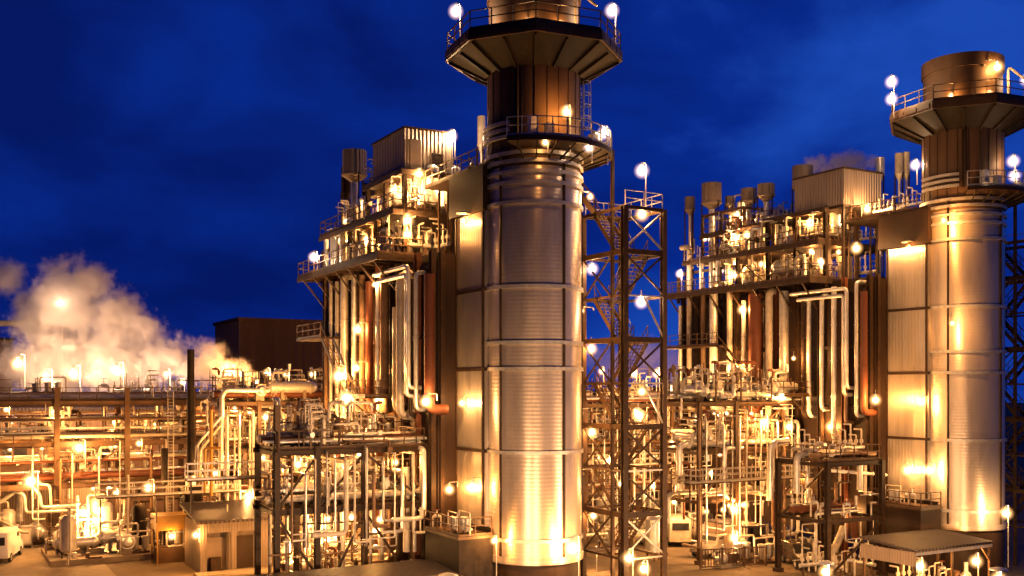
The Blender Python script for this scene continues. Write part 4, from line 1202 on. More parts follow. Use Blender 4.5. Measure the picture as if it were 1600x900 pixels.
px_pipe([(648,740,67.4),(648,862,67.4)], .12, 'jacket', 'slim upright pipe between two thicker ones at the dark process frame')
px_pipe([(418,720,68),(416,800,68)], .25, 'jacket', 'bright thick upright pipe beside the dark process frame near the hut')
px_pipe([(580,895,70),(640,842,72)], .1, 'jacket', 'thin bright strut sloping up from the dark shed roof')
px_pipe([(486,842,72),(520,870,72)], .12, 'jacket', 'short bright strut sloping under the dark process frame')
px_pipe([(200,742,84),(200,905,84)], .1, 'cream', 'lone thin pale pole standing at the road edge', 'pole', 'pole', flanges=False)

# ------------------------------------------------------------------ black exhaust pole
p = pl(298, 700, 85)
t = thing('exhaust_pole', 'tall black exhaust pole with a pale collar rising from a dark engine box', 'exhaust pipe', (p[0], p[1], 0))
zt = CAMZ+(HY-546)/F*85
MB().lathe((p[0], p[1], 0), [(.34, 6.9), (.34, 10.2), (.3, 10.2), (.3, zt), (.24, zt), (.24, zt-.5)], 20).build('pipe', 'black', t)
MB().lathe((p[0], p[1], 0), [(.3, 6.0), (.42, 6.1), (.42, 6.85), (.36, 6.9)], 16).build('collar', 'jacket', t)
mb = MB().box(p[0]-.7, p[0]+.7, p[1]-.8, p[1]+.8, 4.3, 6.0)
for k in range(6): mb.bar((p[0]-.9, p[1]-.6+k*.25, 4.6+k*.2), (p[0]+.9, p[1]-.6+k*.25, 4.9+k*.15), .12, .12)
mb.lathe((p[0]-.4, p[1]-1.0, 5.2), [(.02,-.4),(.4,-.35),(.4,.35),(.02,.4)], 12)
mb.build('engine', 'black', t)
for s in (-.6, .6):
    for q in (-.7, .7): MB().bar((p[0]+s, p[1]+q, 0), (p[0]+s, p[1]+q, 4.4), .16, .16).build('leg', 'darksteel', t)
p = pl(257, 725, 88)
t = thing('short_exhaust', 'short dark exhaust pipe hanging from the rack near a white flaring lamp', 'exhaust pipe', (p[0], p[1], 0))
MB().lathe((p[0], p[1], 0), [(.28, 5.8), (.3, 9.0), (.2, 9.0), (.2, 8.6)], 16).build('pipe', 'black', t)
MB().bar((p[0], p[1], 0), (p[0], p[1], 5.9), .18, .18).build('support', 'darksteel', t)
p = pl(217, 820, 86)
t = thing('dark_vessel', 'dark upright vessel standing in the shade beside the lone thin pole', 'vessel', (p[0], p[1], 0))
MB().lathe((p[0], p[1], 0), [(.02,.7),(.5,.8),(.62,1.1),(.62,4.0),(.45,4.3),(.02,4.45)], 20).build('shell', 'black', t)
for k in range(3): q = k*2.1; MB().bar((p[0]+.5*cos(q), p[1]+.5*sin(q), 0), (p[0]+.5*cos(q), p[1]+.5*sin(q), 1.1), .12, .12).build('leg', 'darksteel', t)
MB().path([(p[0], p[1], 4.4), (p[0], p[1], 5.0), (p[0]+1.2, p[1], 5.0), (p[0]+1.2, p[1], .3)], .09, 8).build('pipe', 'darksteel', t)

# bright valve tree by the light pad
p = pl(130, 850, 87)
t = thing('valve_tree', 'bright valve tree with stacked handwheels between the light pad and the machines', 'valve tree', (p[0], p[1], 0))
a, b = p[0], p[1]
MB().box(a-1, a+1.1, b-.7, b+.7, 0, .3).build('base', 'concrete', t)
for dx, h, r in ((-.45, 5.0, .13), (.35, 3.6, .16), (.85, 2.4, .1)):
    mb = MB().tube((a+dx, b, .3), (a+dx, b, h), r, 10)
    for k in range(int(h/.9)): mb.lathe((a+dx, b, .7+k*.9), [(r, -.1), (r+.12, -.08), (r+.12, .08), (r, .1)], 10)
    s = mb.build('stem', 'jacket', t)
    for k in range(2):
        z = 1.2+k*1.2
        if z > h: continue
        w = MB(); pr = None
        for q in range(11):
            e = (a+dx+.28*cos(q*pi/5), b-.42, z+.28*sin(q*pi/5))
            if pr: w.tube(pr, e, .03, 5)
            pr = e
        w.tube((a+dx, b, z), (a+dx, b-.42, z), .04, 6); w.bar((a+dx-.28, b-.42, z), (a+dx+.28, b-.42, z), .04, .04)
        w.build('handwheel', 'cream', s)
MB().path([(a-.45, b, 2.9), (a+1.9, b, 2.9), (a+1.9, b, .4)], .1, 8).path([(a+.35, b, 2.2), (a+2.4, b+.3, 2.2), (a+2.4, b+.3, .4)], .08, 8).build('pipe', 'jacket', t)

# ------------------------------------------------------------------ small buildings
# hut with dark roof
c = pl(313, 898, 77.2); a, b = c[0], c[1]
L, Wd, H = 5.6, 5.35, 3.85
t = thing('hut', 'pale hut with sloping dark roof and two shaded door bays next to the road', 'hut', (a+Wd/2, b+L/2, 0))
w = MB()
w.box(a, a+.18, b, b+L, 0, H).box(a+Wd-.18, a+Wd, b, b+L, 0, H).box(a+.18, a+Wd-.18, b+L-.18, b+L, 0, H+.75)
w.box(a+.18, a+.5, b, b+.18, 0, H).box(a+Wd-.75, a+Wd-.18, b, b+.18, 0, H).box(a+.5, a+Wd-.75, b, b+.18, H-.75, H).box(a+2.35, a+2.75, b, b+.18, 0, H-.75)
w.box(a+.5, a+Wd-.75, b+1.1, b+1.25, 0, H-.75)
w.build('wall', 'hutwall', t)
MB().box(a+.7, a+2.1, b+.95, b+1.09, .1, 2.6).build('door', 'door', t)
MB().box(a+2.95, a+4.3, b+.95, b+1.09, .1, 2.6).build('door', 'darkbrown', t)
MB().box(a+.9, a+1.7, b+.5, b+.9, .0, 1.1).build('counter', 'darksteel', t)
r = MB(); zr = H+.02
r.quadbox([(a-.35, b-.45, zr), (a+Wd+.35, b-.45, zr), (a+Wd+.35, b+L+.3, zr+.85), (a-.35, b+L+.3, zr+.85), (a-.35, b-.45, zr+.2), (a+Wd+.35, b-.45, zr+.2), (a+Wd+.35, b+L+.3, zr+1.05), (a-.35, b+L+.3, zr+1.05)])
r = r.build('roof', 'roofm', t)
MB().bar((a+2.6, b+2.2, zr+.2), (a+2.6, b+2.2, zr+1.1), .09, .09).build('vent_pipe', 'cream', r)
MB().box(a-.5, a+Wd+.5, b-1.6, b-.02, 0, .16).build('step', 'concrete', t)

# shed whose roof shows at the picture edge
c = pl(673, 873, 63.6); a1, b1 = c[0], c[1]
t = thing('shed', 'shed whose dark purple roof shows below the process frame', 'shed', (a1-6, b1-4, 0))
MB().box(a1-11.6, a1-.3, b1-7, b1-.3, 0, 3.2).build('wall', 'shedwall', t)
z = c[2]
MB().quadbox([(a1-12, b1-7.4, z-.75), (a1, b1-7.4, z-.75), (a1, b1, z-.18), (a1-12, b1, z-.18), (a1-12, b1-7.4, z-.57), (a1, b1-7.4, z-.57), (a1, b1, z), (a1-12, b1, z)]).build('roof', 'roofm', t)

# low block behind the long rack
t = thing('block_building', 'low tan building standing behind the long rack and the light pad', 'building', (-32, 50, 0))
MB().box(-60, -19.5, 49.5, 58, 0, 5.0).build('wall', 'shedwall', t)
MB().box(-60.3, -19.2, 49.2, 58.3, 5.0, 5.25).build('roof', 'roofm', t)
for x in (-41, -33, -27): MB().box(x, x+1.1, 49.42, 49.495, 0, 2.2).build('door', 'door', t)
t = thing('long_hall', 'long brown ribbed hall closing the view behind the long rack', 'hall', (-28, 60, 0))
MB().box(-75, 4, 59, 70, 0, 11.9).build('wall', 'pipe', t)
MB().box(-75.3, 4.3, 58.7, 70.3, 11.9, 12.2).build('roof', 'roofm', t)
for x in range(-72, 2, 9): MB().box(x, x+2.2, 58.9, 58.99, 6.5, 8.6).build('window', 'glass', t)
t = thing('switch_house', 'low tan switch house closing the view between the two boilers', 'building', (20, 50, 0))
MB().box(6, 56, 52, 60, 0, 11.5).build('wall', 'shedwall', t)
MB().box(5.7, 56.3, 51.7, 60.3, 11.5, 11.8).build('roof', 'roofm', t)
# big hall far behind
def hall():
    Y = 150
    A, B, ze = pl(374, 501, Y)
    t = thing('turbine_hall', 'big dark flat-topped hall behind the steam beside the middle boiler', 'hall', (A+10, B+10, 0))
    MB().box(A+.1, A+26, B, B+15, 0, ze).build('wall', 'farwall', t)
    MB().box(A, A+.09, B+.02, B+15, 0, ze).build('end_wall', 'farwall_lit', t)
    MB().box(A-.3, A+26.3, B-.3, B+15.3, ze, ze+.5).build('roof', 'farwall', t)
    for i in range(4): MB().box(A+3+i*5, A+6+i*5, B-.12, B-.02, 13, 15.5).build('window', 'door', t)
hall()

t = thing('tower_block', 'narrow lit structure behind the brightest lamp at the picture edge', 'structure', pl(6, 600, 116)[:2]+(0,))
q = pl(6, 600, 116)
MB().box(q[0]-4, q[0]+.9, q[1], q[1]+5, 0, CAMZ+(HY-531)/F*116).build('wall', 'shedwall', t)
MB().box(q[0]-4.2, q[0]+1.1, q[1]-.2, q[1]+5.2, CAMZ+(HY-531)/F*116, CAMZ+(HY-528)/F*116).build('roof', 'roofm', t)

# shelter with a sheet roof
a, b, z = pl(1430, 860, 66.8)
t = thing('shelter', 'open shelter with a dark sheet roof on posts before the right-hand stack', 'shelter', (a+4, b+2, 0))
r = MB().quadbox([(a, b, z-.15), (a+8.2, b, z-.15), (a+8.2, b+4.6, z+.2), (a, b+4.6, z+.2), (a, b, z), (a+8.2, b, z), (a+8.2, b+4.6, z+.35), (a, b+4.6, z+.35)]).build('roof', 'roofm', t)
MB().box(a+.05, a+.15, b+.05, b+4.6, z-1.1, z-.17).build('fascia', 'shedwall', t)
MB().bar((a+.2, b+.1, z-.3), (a+8.1, b+.1, z-.3), .12, .2).build('beam', 'jacket', t)
for (x, y) in ((.2, .2), (4, .2), (8, .2), (.2, 4.4), (4, 4.4), (8, 4.4)): MB().bar((a+x, b+y, 0), (a+x, b+y, z-.15), .14, .14).build('post', 'steel', t)
MB().bar((a+7.0, b+.15, z-.3), (a+8, b+.15, z-1.4), .1, .1).build('brace', 'steel', t)
scatter(['pump','cabinet','valve','manifold'], a+1, a+7.6, b+1.2, b+3.8, 0.0, 5, 'under the sheet roof of the shelter', 130)
# dark box with rails beside each outlet duct
for U, (oa, ob, bl_) in UNITS.items():
    who = {1: 'middle', 2: 'right-hand'}[U]
    t = thing('fan_house', f'dark boxy fan house with railed top at the duct foot of the {who} stack', 'fan house', (oa-4.6, ob+3, 0), 'fan houses')
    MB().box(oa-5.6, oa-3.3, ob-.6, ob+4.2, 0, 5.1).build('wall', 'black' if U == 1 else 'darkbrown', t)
    r = MB().box(oa-5.7, oa-3.25, ob-.7, ob+4.3, 5.1, 5.28).build('roof', 'steel', t)
    MB().rail([(oa-3.4, ob-.65, 5.28), (oa-5.65, ob-.65, 5.28), (oa-5.65, ob+4.25, 5.28)], 1.1, .03, 1.0).build('handrail', 'steel', r)
    scatter(['valve','filter'], oa-5.2, oa-4.4, ob, ob+3.8, 5.29, 3, f'on the fan house roof of the {who} stack', 140+U, .7, .9)

# ------------------------------------------------------------------ vehicles
def wheels(t, xs, y0, y1, r):
    for x in xs:
        for y in (y0, y1):
            w = MB().lathe((x, y, r), [(r*.6,-.1),(r,-.1),(r,.1),(r*.6,.1)], 18, axis='y').build('wheel', 'rubber', t)
            MB().lathe((x, y, r), [(.01,-.11),(r*.58,-.1),(r*.62,-.06),(r*.62,.06),(r*.58,.1),(.01,.11)], 14, axis='y').build('rim', 'galv', w)
def profile_body(poly, w, taper_z, taper):
    """side outline (x,z) swept across the width; narrower above taper_z"""
    mb = MB(); n = len(poly)
    rows = []
    for f in (-1, -.92, .92, 1):
        for (x, z) in poly:
            tw = (w/2)*(1 - taper*max(0, z-taper_z))
            inset = .04 if abs(f) == 1 else 0
            cx = sum(q[0] for q in poly)/n
            xx = x + (inset if x < cx else -inset)
            zz = z - (inset if z > .8 else 0)
            mb.v.append((xx, f*tw, zz))
    for k in range(3):
        for i in range(n):
            j = (i+1) % n
            mb.f.append((k*n+i, k*n+j, (k+1)*n+j, (k+1)*n+i))
    mb.f.append(tuple(range(n))); mb.f.append(tuple(3*n+i for i in range(n))[::-1])
    return mb
def place(t, px, Y, rz):
    q = pl(px, 700, Y); t.location = W(q[0], q[1], 0.03); t.rotation_euler.z = TH+rz
# van at the left picture edge
def van(label, px, Y, rz, m='white'):
    t = thing('parked_van', label, 'van', (0,0,0))
    poly = [(-2.7,.45),(-2.72,2.3),(-2.6,2.5),(1.3,2.5),(1.75,2.2),(2.25,1.35),(2.9,1.15),(3.0,.8),(2.98,.45)]
    profile_body(poly, 2.0, 1.2, .07).build('body', m, t)
    wheels(t, (-1.7, 2.0), -.93, .93, .38)
    w = MB().quadbox([(1.72,-.8,2.12),(1.72,.8,2.12),(1.70,.8,2.10),(1.70,-.8,2.10),(1.74,-.8,2.24),(1.74,.8,2.24),(2.3,.86,1.36),(2.3,-.86,1.36)])
    MB().quadbox([(2.29,-.85,1.36),(2.29,.85,1.36),(2.2,.85,1.34),(2.2,-.85,1.34),(1.80,-.78,2.16),(1.80,.78,2.16),(1.72,.78,2.12),(1.72,-.78,2.12)]).build('windscreen', 'glass', t)
    for s in (-1, 1):
        MB().box(.75, 1.6, s*.93-.03, s*.93+.03, 1.45, 2.1).build('side_window', 'glass', t)
        MB().box(2.93, 3.02, s*.7-.16, s*.7+.16, .85, 1.05).build('headlight', 'glass', t)
    MB().box(-2.78,-2.70,-.75,.75,1.5,2.15).build('rear_window', 'glass', t)
    place(t, px, Y, rz)
van('white van cut off by the picture edge in front of the light pad', 4, 84, radians(75))
van('pale van standing with dark wheels right beside the stair tower', 1056, 93, radians(60), 'cream')
def pickup(label, px, Y, rz, m):
    t = thing('parked_pickup', label, 'pickup', (0,0,0))
    poly = [(-2.6,.5),(-2.65,1.05),(-.5,1.05),(-.45,1.75),(.6,1.75),(1.15,1.12),(2.3,1.0),(2.45,.8),(2.45,.5)]
    profile_body(poly, 1.85, 1.0, .16).build('body', m, t)
    MB().box(-2.5,-.6,-.75,.75,1.03,1.06).build('cargo_bed', 'black', t)
    wheels(t, (-1.6, 1.65), -.86, .86, .37)
    MB().quadbox([(1.12,-.74,1.14),(1.12,.74,1.14),(1.05,.74,1.13),(1.05,-.74,1.13),(.66,-.68,1.7),(.66,.68,1.7),(.6,.68,1.69),(.6,-.68,1.69)]).build('windscreen', 'glass', t)
    for s in (-1, 1):
        MB().box(-.35,.55,s*.83-.02,s*.83+.02,1.12,1.62).build('side_window', 'glass', t)
        MB().box(2.38,2.47,s*.65-.15,s*.65+.15,.75,.92).build('headlight', 'galv', t)
    place(t, px, Y, rz)
pickup('grey pickup parked behind the tall lit lamp near the stair tower', 1115, 86, radians(200), 'silverpaint')
def suv(label, px, Y, rz, m):
    t = thing('parked_car', label, 'car', (0,0,0))
    poly = [(-2.3,.45),(-2.35,1.1),(-2.1,1.78),(.3,1.8),(1.0,1.12),(2.1,.98),(2.3,.75),(2.3,.45)]
    profile_body(poly, 1.85, 1.0, .18).build('body', m, t)
    wheels(t, (-1.4, 1.45), -.86, .86, .36)
    MB().quadbox([(.99,-.76,1.14),(.99,.76,1.14),(.9,.76,1.13),(.9,-.76,1.13),(.42,-.68,1.72),(.42,.68,1.72),(.35,.68,1.71),(.35,-.68,1.71)]).build('windscreen', 'glass', t)
    for s in (-1, 1):
        MB().box(-1.7,.4,s*.82-.02,s*.82+.02,1.15,1.65).build('side_window', 'glass', t)
        MB().box(2.2,2.32,s*.65-.16,s*.65+.16,.72,.9).build('headlight', 'galv', t)
    place(t, px, Y, rz)
suv('dark car with dull windscreen parked next to the dark square frame', 1250, 81, radians(-115), 'darkpaint')
# open box trailer / storage box
p = pl(1182, 870, 84)
t = thing('storage_box', 'dark open storage container standing between the pickup and the dark car', 'container', (p[0], p[1], 0))
mb = MB().box(p[0]-1.3, p[0]+1.3, p[1], p[1]+5, .15, .3).box(p[0]-1.3, p[0]-1.2, p[1], p[1]+5, .3, 2.7).box(p[0]+1.2, p[0]+1.3, p[1], p[1]+5, .3, 2.7).box(p[0]-1.2, p[0]+1.2, p[1]+4.9, p[1]+5, .3, 2.7)
mb.build('body', 'shedwall', t); MB().box(p[0]-1.34, p[0]+1.34, p[1]-.04, p[1]+5.04, 2.7, 2.8).build('roof', 'roofm', t)
MB().box(p[0]-.1, p[0]+1.18, p[1]+.2, p[1]+.26, .3, 2.6).build('door', 'black', t)
p = pl(38, 860, 91)
t = thing('supply_cabinet', 'pale square cabinet standing on the light pad behind the white van', 'cabinet', (p[0], p[1], 0))
MB().box(p[0]-.65, p[0]+.65, p[1]-.4, p[1]+.4, .1, 1.75).build('body', 'cream', t); MB().box(p[0]-.7, p[0]+.7, p[1]-.45, p[1]+.45, 1.75, 1.83).build('lid', 'cream', t)
MB().box(p[0]-.55, p[0]+.55, p[1]-.43, p[1]-.405, .25, 1.6).build('door', 'white', t)
# yellow lit booth beside the hut
p = pl(268, 880, 82)
t = thing('yellow_booth', 'small yellow equipment booth lit by its own low lamp beside the hut', 'booth', (p[0], p[1], 0))
MB().box(p[0]-1.2, p[0]+1.3, p[1]-.1, p[1]+2.5, 2.7, 3.9).build('hood', 'yellow', t)
for s in (-1.1, 1.2):
    for q in (0, 2.4): MB().bar((p[0]+s, p[1]+q, 0), (p[0]+s, p[1]+q, 2.7), .12, .12).build('post', 'yellow', t)
MB().box(p[0]-1.0, p[0]+1.1, p[1]+.4, p[1]+2.2, 0, 1.2).build('machine', 'steel', t)
# low rail barrier by the service road
p0, p1 = pl(1093, 900, 79.5), pl(1195, 900, 81)
t = thing('rail_barrier', 'low brown barrier of upright bars beside the service road', 'barrier', (p0[0], p0[1], 0))
mb = MB()
P0, P1 = Vector((p0[0], p0[1], 0)), Vector((p1[0], p1[1], 0))
for k in range(24): e = P0.lerp(P1, k/23); mb.bar(e+Vector((0,0,.15)), e+Vector((0,0,1.5)), .05, .05)
mb.build('bars', 'steel', t).name = 'bar_infill'
for z in (.15, 1.5): MB().bar(P0+Vector((0,0,z)), P1+Vector((0,0,z)), .08, .1).build('rail', 'steel', t)
for k in range(4): e = P0.lerp(P1, k/3); MB().bar(e-Vector((0,.1,0)), e+Vector((0,-.1,1.65)), .12, .12).build('post', 'steel', t)
# loudspeaker like junction boxes, yellow valve skids
px_pipe([(320,770,80),(320,700,80),(345,700,80)], .1, 'yellow', 'yellow painted pipe by the brown rack behind the hut')
px_pipe([(330,775,81),(330,640,81)], .14, 'yellow', 'yellow upright pipe next to the black exhaust pole')

# dark round trees beyond the rack
def tree(px, Y, h, rad, seed, label):
    q = pl(px, 600, Y)
    t = thing('tree', label, 'tree', (q[0], q[1], 0), 'trees beyond the long rack')
    rg = random.Random(seed)
    mb = MB().path([(q[0], q[1], 0), (q[0]+.1, q[1], h*.4), (q[0], q[1]+.2, h*.75)], .3, 8)
    for k in range(6):
        an = k*1.1; mb.path([(q[0], q[1], h*(.35+.05*k)), (q[0]+cos(an)*rad*.6, q[1]+sin(an)*rad*.6, h*(.55+.06*k))], .1, 6)
    mb.build('trunk', 'bark', t)
    mb = MB()
    cl = [(rg.uniform(-1,1)*rad*.7, rg.uniform(-1,1)*rad*.7, h*.72+rg.uniform(-.22,.24)*h, rg.uniform(.35,.6)*rad) for _ in range(12)]
    for _ in range(1500):
        c = rg.choice(cl); v = Vector((rg.gauss(0,1), rg.gauss(0,1), rg.gauss(0,1))).normalized()*c[3]*rg.uniform(.6,1.05)
        e = Vector((q[0]+c[0], q[1]+c[1], c[2]))+v; s = rg.uniform(.12,.3)
        u = Vector((rg.gauss(0,1), rg.gauss(0,1), rg.gauss(0,1))).normalized(); w = u.orthogonal().normalized()
        n = len(mb.v); mb.v += [tuple(e+u*s), tuple(e+w*s*.5), tuple(e-u*s), tuple(e-w*s*.5)]; mb.f.append((n, n+1, n+2, n+3))
    mb.build('crown', 'foliage', t, smooth=False)
tree(228, 132, 15.6, 2.6, 1, 'dark round tree beyond the long rack, outermost of the group from the hall')
tree(252, 136, 15.2, 3.2, 2, 'dark broad tree in the middle of the group beyond the long rack')
tree(279, 130, 15.0, 2.4, 3, 'dark tree closest to the black exhaust pole beyond the long rack')

# ------------------------------------------------------------------ steam
def steam(name, label, blobs, dens, amp, nscale, albedo=(0.98,0.95,0.95), pad=1.35, det=7):
    """blobs: (px,py,Y,r) puffs; a noisy billow of water droplets filling them"""
    C = [(W(*pl(px, py, Y)), r) for px, py, Y, r in blobs]
    lo = [min(c[0][i]-c[1]*pad for c in C) for i in range(3)]
    hi = [max(c[0][i]+c[1]*pad for c in C) for i in range(3)]
    me = bpy.data.meshes.new(name)
    mb = MB().box(lo[0], hi[0], lo[1], hi[1], lo[2], hi[2])
    ctr = Vector([(l+h)/2 for l, h in zip(lo, hi)])
    me.from_pydata([tuple(Vector(v)-ctr) for v in mb.v], [], mb.f)
    o = bpy.data.objects.new(name, me); COL.objects.link(o); o.location = ctr
    m, nt, out = new_mat(name+'_vapour'); N, L = nt.nodes, nt.links
    vol = N.new('ShaderNodeVolumePrincipled'); L.new(vol.outputs[0], out.inputs['Volume'])
    vol.inputs['Color'].default_value = (*albedo, 1); vol.inputs['Anisotropy'].default_value = 0.2
    tc = N.new('ShaderNodeTexCoord')
    nz = N.new('ShaderNodeTexNoise'); nz.inputs['Scale'].default_value = nscale; nz.inputs['Detail'].default_value = det; nz.inputs['Roughness'].default_value = .58; nz.inputs['Distortion'].default_value = .5
    L.new(tc.outputs['Object'], nz.inputs['Vector'])
    nz2 = N.new('ShaderNodeTexNoise'); nz2.inputs['Scale'].default_value = nscale*3.6; nz2.inputs['Detail'].default_value = 5; nz2.inputs['Roughness'].default_value = .6
    L.new(tc.outputs['Object'], nz2.inputs['Vector'])
    nmix = N.new('ShaderNodeMath'); nmix.operation = 'MULTIPLY_ADD'; L.new(nz2.outputs['Fac'], nmix.inputs[0]); nmix.inputs[1].default_value = .75; 
    nb = N.new('ShaderNodeMath'); nb.operation = 'ADD'; L.new(nz.outputs['Fac'], nb.inputs[0]); nb.inputs[1].default_value = -.375
    L.new(nb.outputs[0], nmix.inputs[2])
    last = None
    for c, r in C:
        d = N.new('ShaderNodeVectorMath'); d.operation = 'DISTANCE'
        L.new(tc.outputs['Object'], d.inputs[0]); d.inputs[1].default_value = c-ctr
        ma = N.new('ShaderNodeMath'); ma.operation = 'MULTIPLY_ADD'
        L.new(d.outputs['Value'], ma.inputs[0]); ma.inputs[1].default_value = -1/r; ma.inputs[2].default_value = 1
        if last is None: last = ma.outputs[0]
        else:
            mx = N.new('ShaderNodeMath'); mx.operation = 'SMOOTH_MAX'; L.new(last, mx.inputs[0]); L.new(ma.outputs[0], mx.inputs[1]); mx.inputs[2].default_value = .2; last = mx.outputs[0]
    nm = N.new('ShaderNodeMath'); nm.operation = 'MULTIPLY_ADD'; L.new(nmix.outputs[0], nm.inputs[0]); nm.inputs[1].default_value = amp; nm.inputs[2].default_value = -amp*.5
    s = N.new('ShaderNodeMath'); s.operation = 'ADD'; L.new(last, s.inputs[0]); L.new(nm.outputs[0], s.inputs[1])
    mr = N.new('ShaderNodeMapRange'); mr.interpolation_type = 'SMOOTHSTEP'
    mr.inputs['From Min'].default_value = .14; mr.inputs['From Max'].default_value = .75; mr.inputs['To Max'].default_value = dens
    L.new(s.outputs[0], mr.inputs[0]); L.new(mr.outputs[0], vol.inputs['Density'])
    me.materials.append(m)
    tag(o, label, 'steam', None, 'stuff')
    return o
S = 105/F
steam('steam_plume', 'large lit steam cloud billowing up behind the long rack', [
    (115,478,107,5.4),(135,448,107,3.6),(60,505,108,3.6),(185,495,107,3.9),(100,560,108,6.0),(185,560,107,5.2),(245,566,107,3.8),(300,575,107,2.8),(345,582,107,2.3),
    (18,440,109,2.4),(48,470,109,2.4),(-8,425,110,2.0),(40,575,108,3.6),(215,520,107,2.8),(90,455,107,2.8),(270,562,107,3.0),(325,566,107,2.8),(375,584,108,2.2)], .95, 1.55, .34)
steam('steam_wisp', 'thin pinkish steam drifting over the plain penthouse of the right-hand boiler', [
    (1290,268,94,1.3),(1315,262,94,1.5),(1340,262,94,1.2),(1365,255,95,1.0),(1305,250,95,1.0),(1285,250,95,.8),(1340,246,95,.9),(1270,262,94,1.2),(1325,255,94,1.6)], 1.3, 1.5, .8)
steam('steam_haze', 'faint steam hanging low behind the stair tower between the boilers', [
    (1010,560,125,4.0),(960,570,125,3.6),(1050,575,125,3.4),(930,560,126,2.4)], .16, .9, .4)

# ------------------------------------------------------------------ lamps
Tm = TOWER[1]
def at_t(px, py, dY=0):   # a point in the tower's front bay
    return pl(px, py, 66.3+dY)
# --- on the middle stack
SG = 'lamps on the exhaust stacks'
lamp(pl(712, 18, 63.6), 'white globe lamp on a tall post at the middle stack platform tip, penthouse side', 'pole', 2.9, white=True, power=.8, size=1.25)
lamp(pl(956, 17, 63.8), 'white globe lamp on a tall post at the platform tip beside the davit', 'pole', 2.9, white=True, power=.8, size=1.25)
for k, ang in enumerate((-58, -8, 30, 150)):
    t = radians(ang-90)-TH
    lamp((3.25*cos(t), 3.25*sin(t), 36.2), 'small lamp low against the middle stack behind the platform rim', 'arm', arm=(-.35*cos(t), -.35*sin(t)), power=.28, size=.6, group='lamps behind the platform rim')
    t2 = radians(ang-90+20)-TH
    lamp((36.55+3.25*cos(t2), -3.9+3.25*sin(t2), 36.2), 'small lamp low against the right-hand stack behind the platform rim', 'arm', arm=(-.35*cos(t2), -.35*sin(t2)), power=.28, size=.6, group='lamps behind the right-hand platform rim')
lamp(pl(885, 175, 60.4), 'yellow globe lamp on a post over the ring platform of the middle stack', 'pole', 2.6, power=.7, size=1.05)
lamp(pl(852, 222, 59.6), 'small lamp on the ring platform edge of the middle stack, below the yellow globe', 'pole', .6, power=.15, size=.7)
lamp(pl(920, 229, 61.0), 'bright lamp at the outer rail of the middle stack ring platform', 'pole', .9, white=True, power=.25, size=1.0)
lamp(pl(944, 208, 62.5), 'white lamp on a mast above the outer end of the middle ring platform', 'pole', 1.9, white=True, power=.3, size=1.1)
lamp(pl(895, 857, 60.3), 'glaring lamp right at the foot of the middle stack', 'pole', 4, power=2.2, size=1.7)
lamp(pl(772, 845, 60.8), 'small lamp at the foot of the middle stack on the duct side', 'pole', 3.5, power=.7, size=.6)
lamp(fl(738, 762, -3.85), 'blinding floodlight against the flue duct just over the fan house', 'arm', arm=(.6, 0), power=.9, size=1.3)
lamp(fl(702, 765, -4.3), 'lamp beside the blinding floodlight over the fan house', 'arm', arm=(.8, .4), power=.7, size=.95)
lamp(fl(722, 630, -3.75), 'lamp added to light a strip of the flue duct halfway up, beside the boiler corner', 'arm', arm=(.5, 0), power=.7, size=.7)  # wall lamp added close to the cladding to cast a streak on it
lamp(fl(724, 345, -3.75), 'lamp under the plenum lighting the top of the middle flue duct', 'arm', arm=(.3, 0), power=.5, size=.5, hood=True)
lamp((3.9, -.6, 26.6), 'lamp under the ring platform facing the stair tower', 'arm', arm=(-.85, .1), power=.5, size=.6)
lamp((3.9, .4, 19.3), 'lamp on the stack side of the stair tower level with the second ring', 'arm', arm=(1.2, .4), power=1.0, size=.5)
lamp((3.9, .6, 12.6), 'lamp on the stack side of the stair tower above the third ring', 'arm', arm=(1.2, .4), power=.8, size=.5)
lamp((3.9, .6, 8.6), 'lamp on the stack side of the stair tower below the third ring', 'arm', arm=(1.2, .4), power=.7, size=.5)
for px, Y, z, pw, lab in ((700,46,5.2,15,'sodium yard lamp on a post before the middle stack, duct side'),(900,44,5.2,15,'sodium yard lamp on a post before the middle stack, stair tower side'),
    (1290,54,4.4,16,'sodium yard lamp on a post before the shelter'),(1560,52,4.4,18,'sodium yard lamp on a post before the right-hand stack')):
    q = pl(px, 800, Y); lamp((q[0], q[1], z), lab, 'pole', z, power=pw*.72, size=1.0, hood=True, col=(1.0, .54, .24))
# --- stair tower
lamp(at_t(1003, 267, .5), 'white globe lamp on a mast above the top of the stair tower', 'pole', 2.4, white=True, power=.8, size=1.35)
for px, py, dy, w, lab, sz in ((1003,335,.4,False,'lamp under the top landing of the stair tower',1.25),(1002,472,.4,True,'lamp against blue sky in the front bay of the stair tower',1.25),
    (1003,612,.6,False,'upper of two lamps in the front bay of the stair tower just under the skyline',.95),(997,648,.6,False,'lower of two lamps in the front bay of the stair tower just under the skyline',1.2),
    (925,420,2.2,True,'white lamp between stack and stair tower against the sky',1.2),(924,545,2.2,False,'lamp between stack and stair tower level with the horizon steam',1.1),
    (925,675,2.2,False,'lamp between stack and stair tower below the horizon',1.1),(927,806,2.2,False,'lowest lamp between stack and stair tower, above bright struts',.8),
    (970,756,.2,False,'small lamp on the near column of the stair tower',.65)):
    lamp(at_t(px, py, dy), lab, 'hang', .8, white=w, power=.5*sz, size=sz)
lamp(pl(982, 872, 65), 'lamp standing at the foot of the stair tower, nearer the stack', 'pole', 3, power=1.2, size=1.35)
lamp(pl(1006, 889, 65), 'lamp standing at the foot of the stair tower, lowest in the picture', 'pole', 2.6, power=1.0, size=1.2)
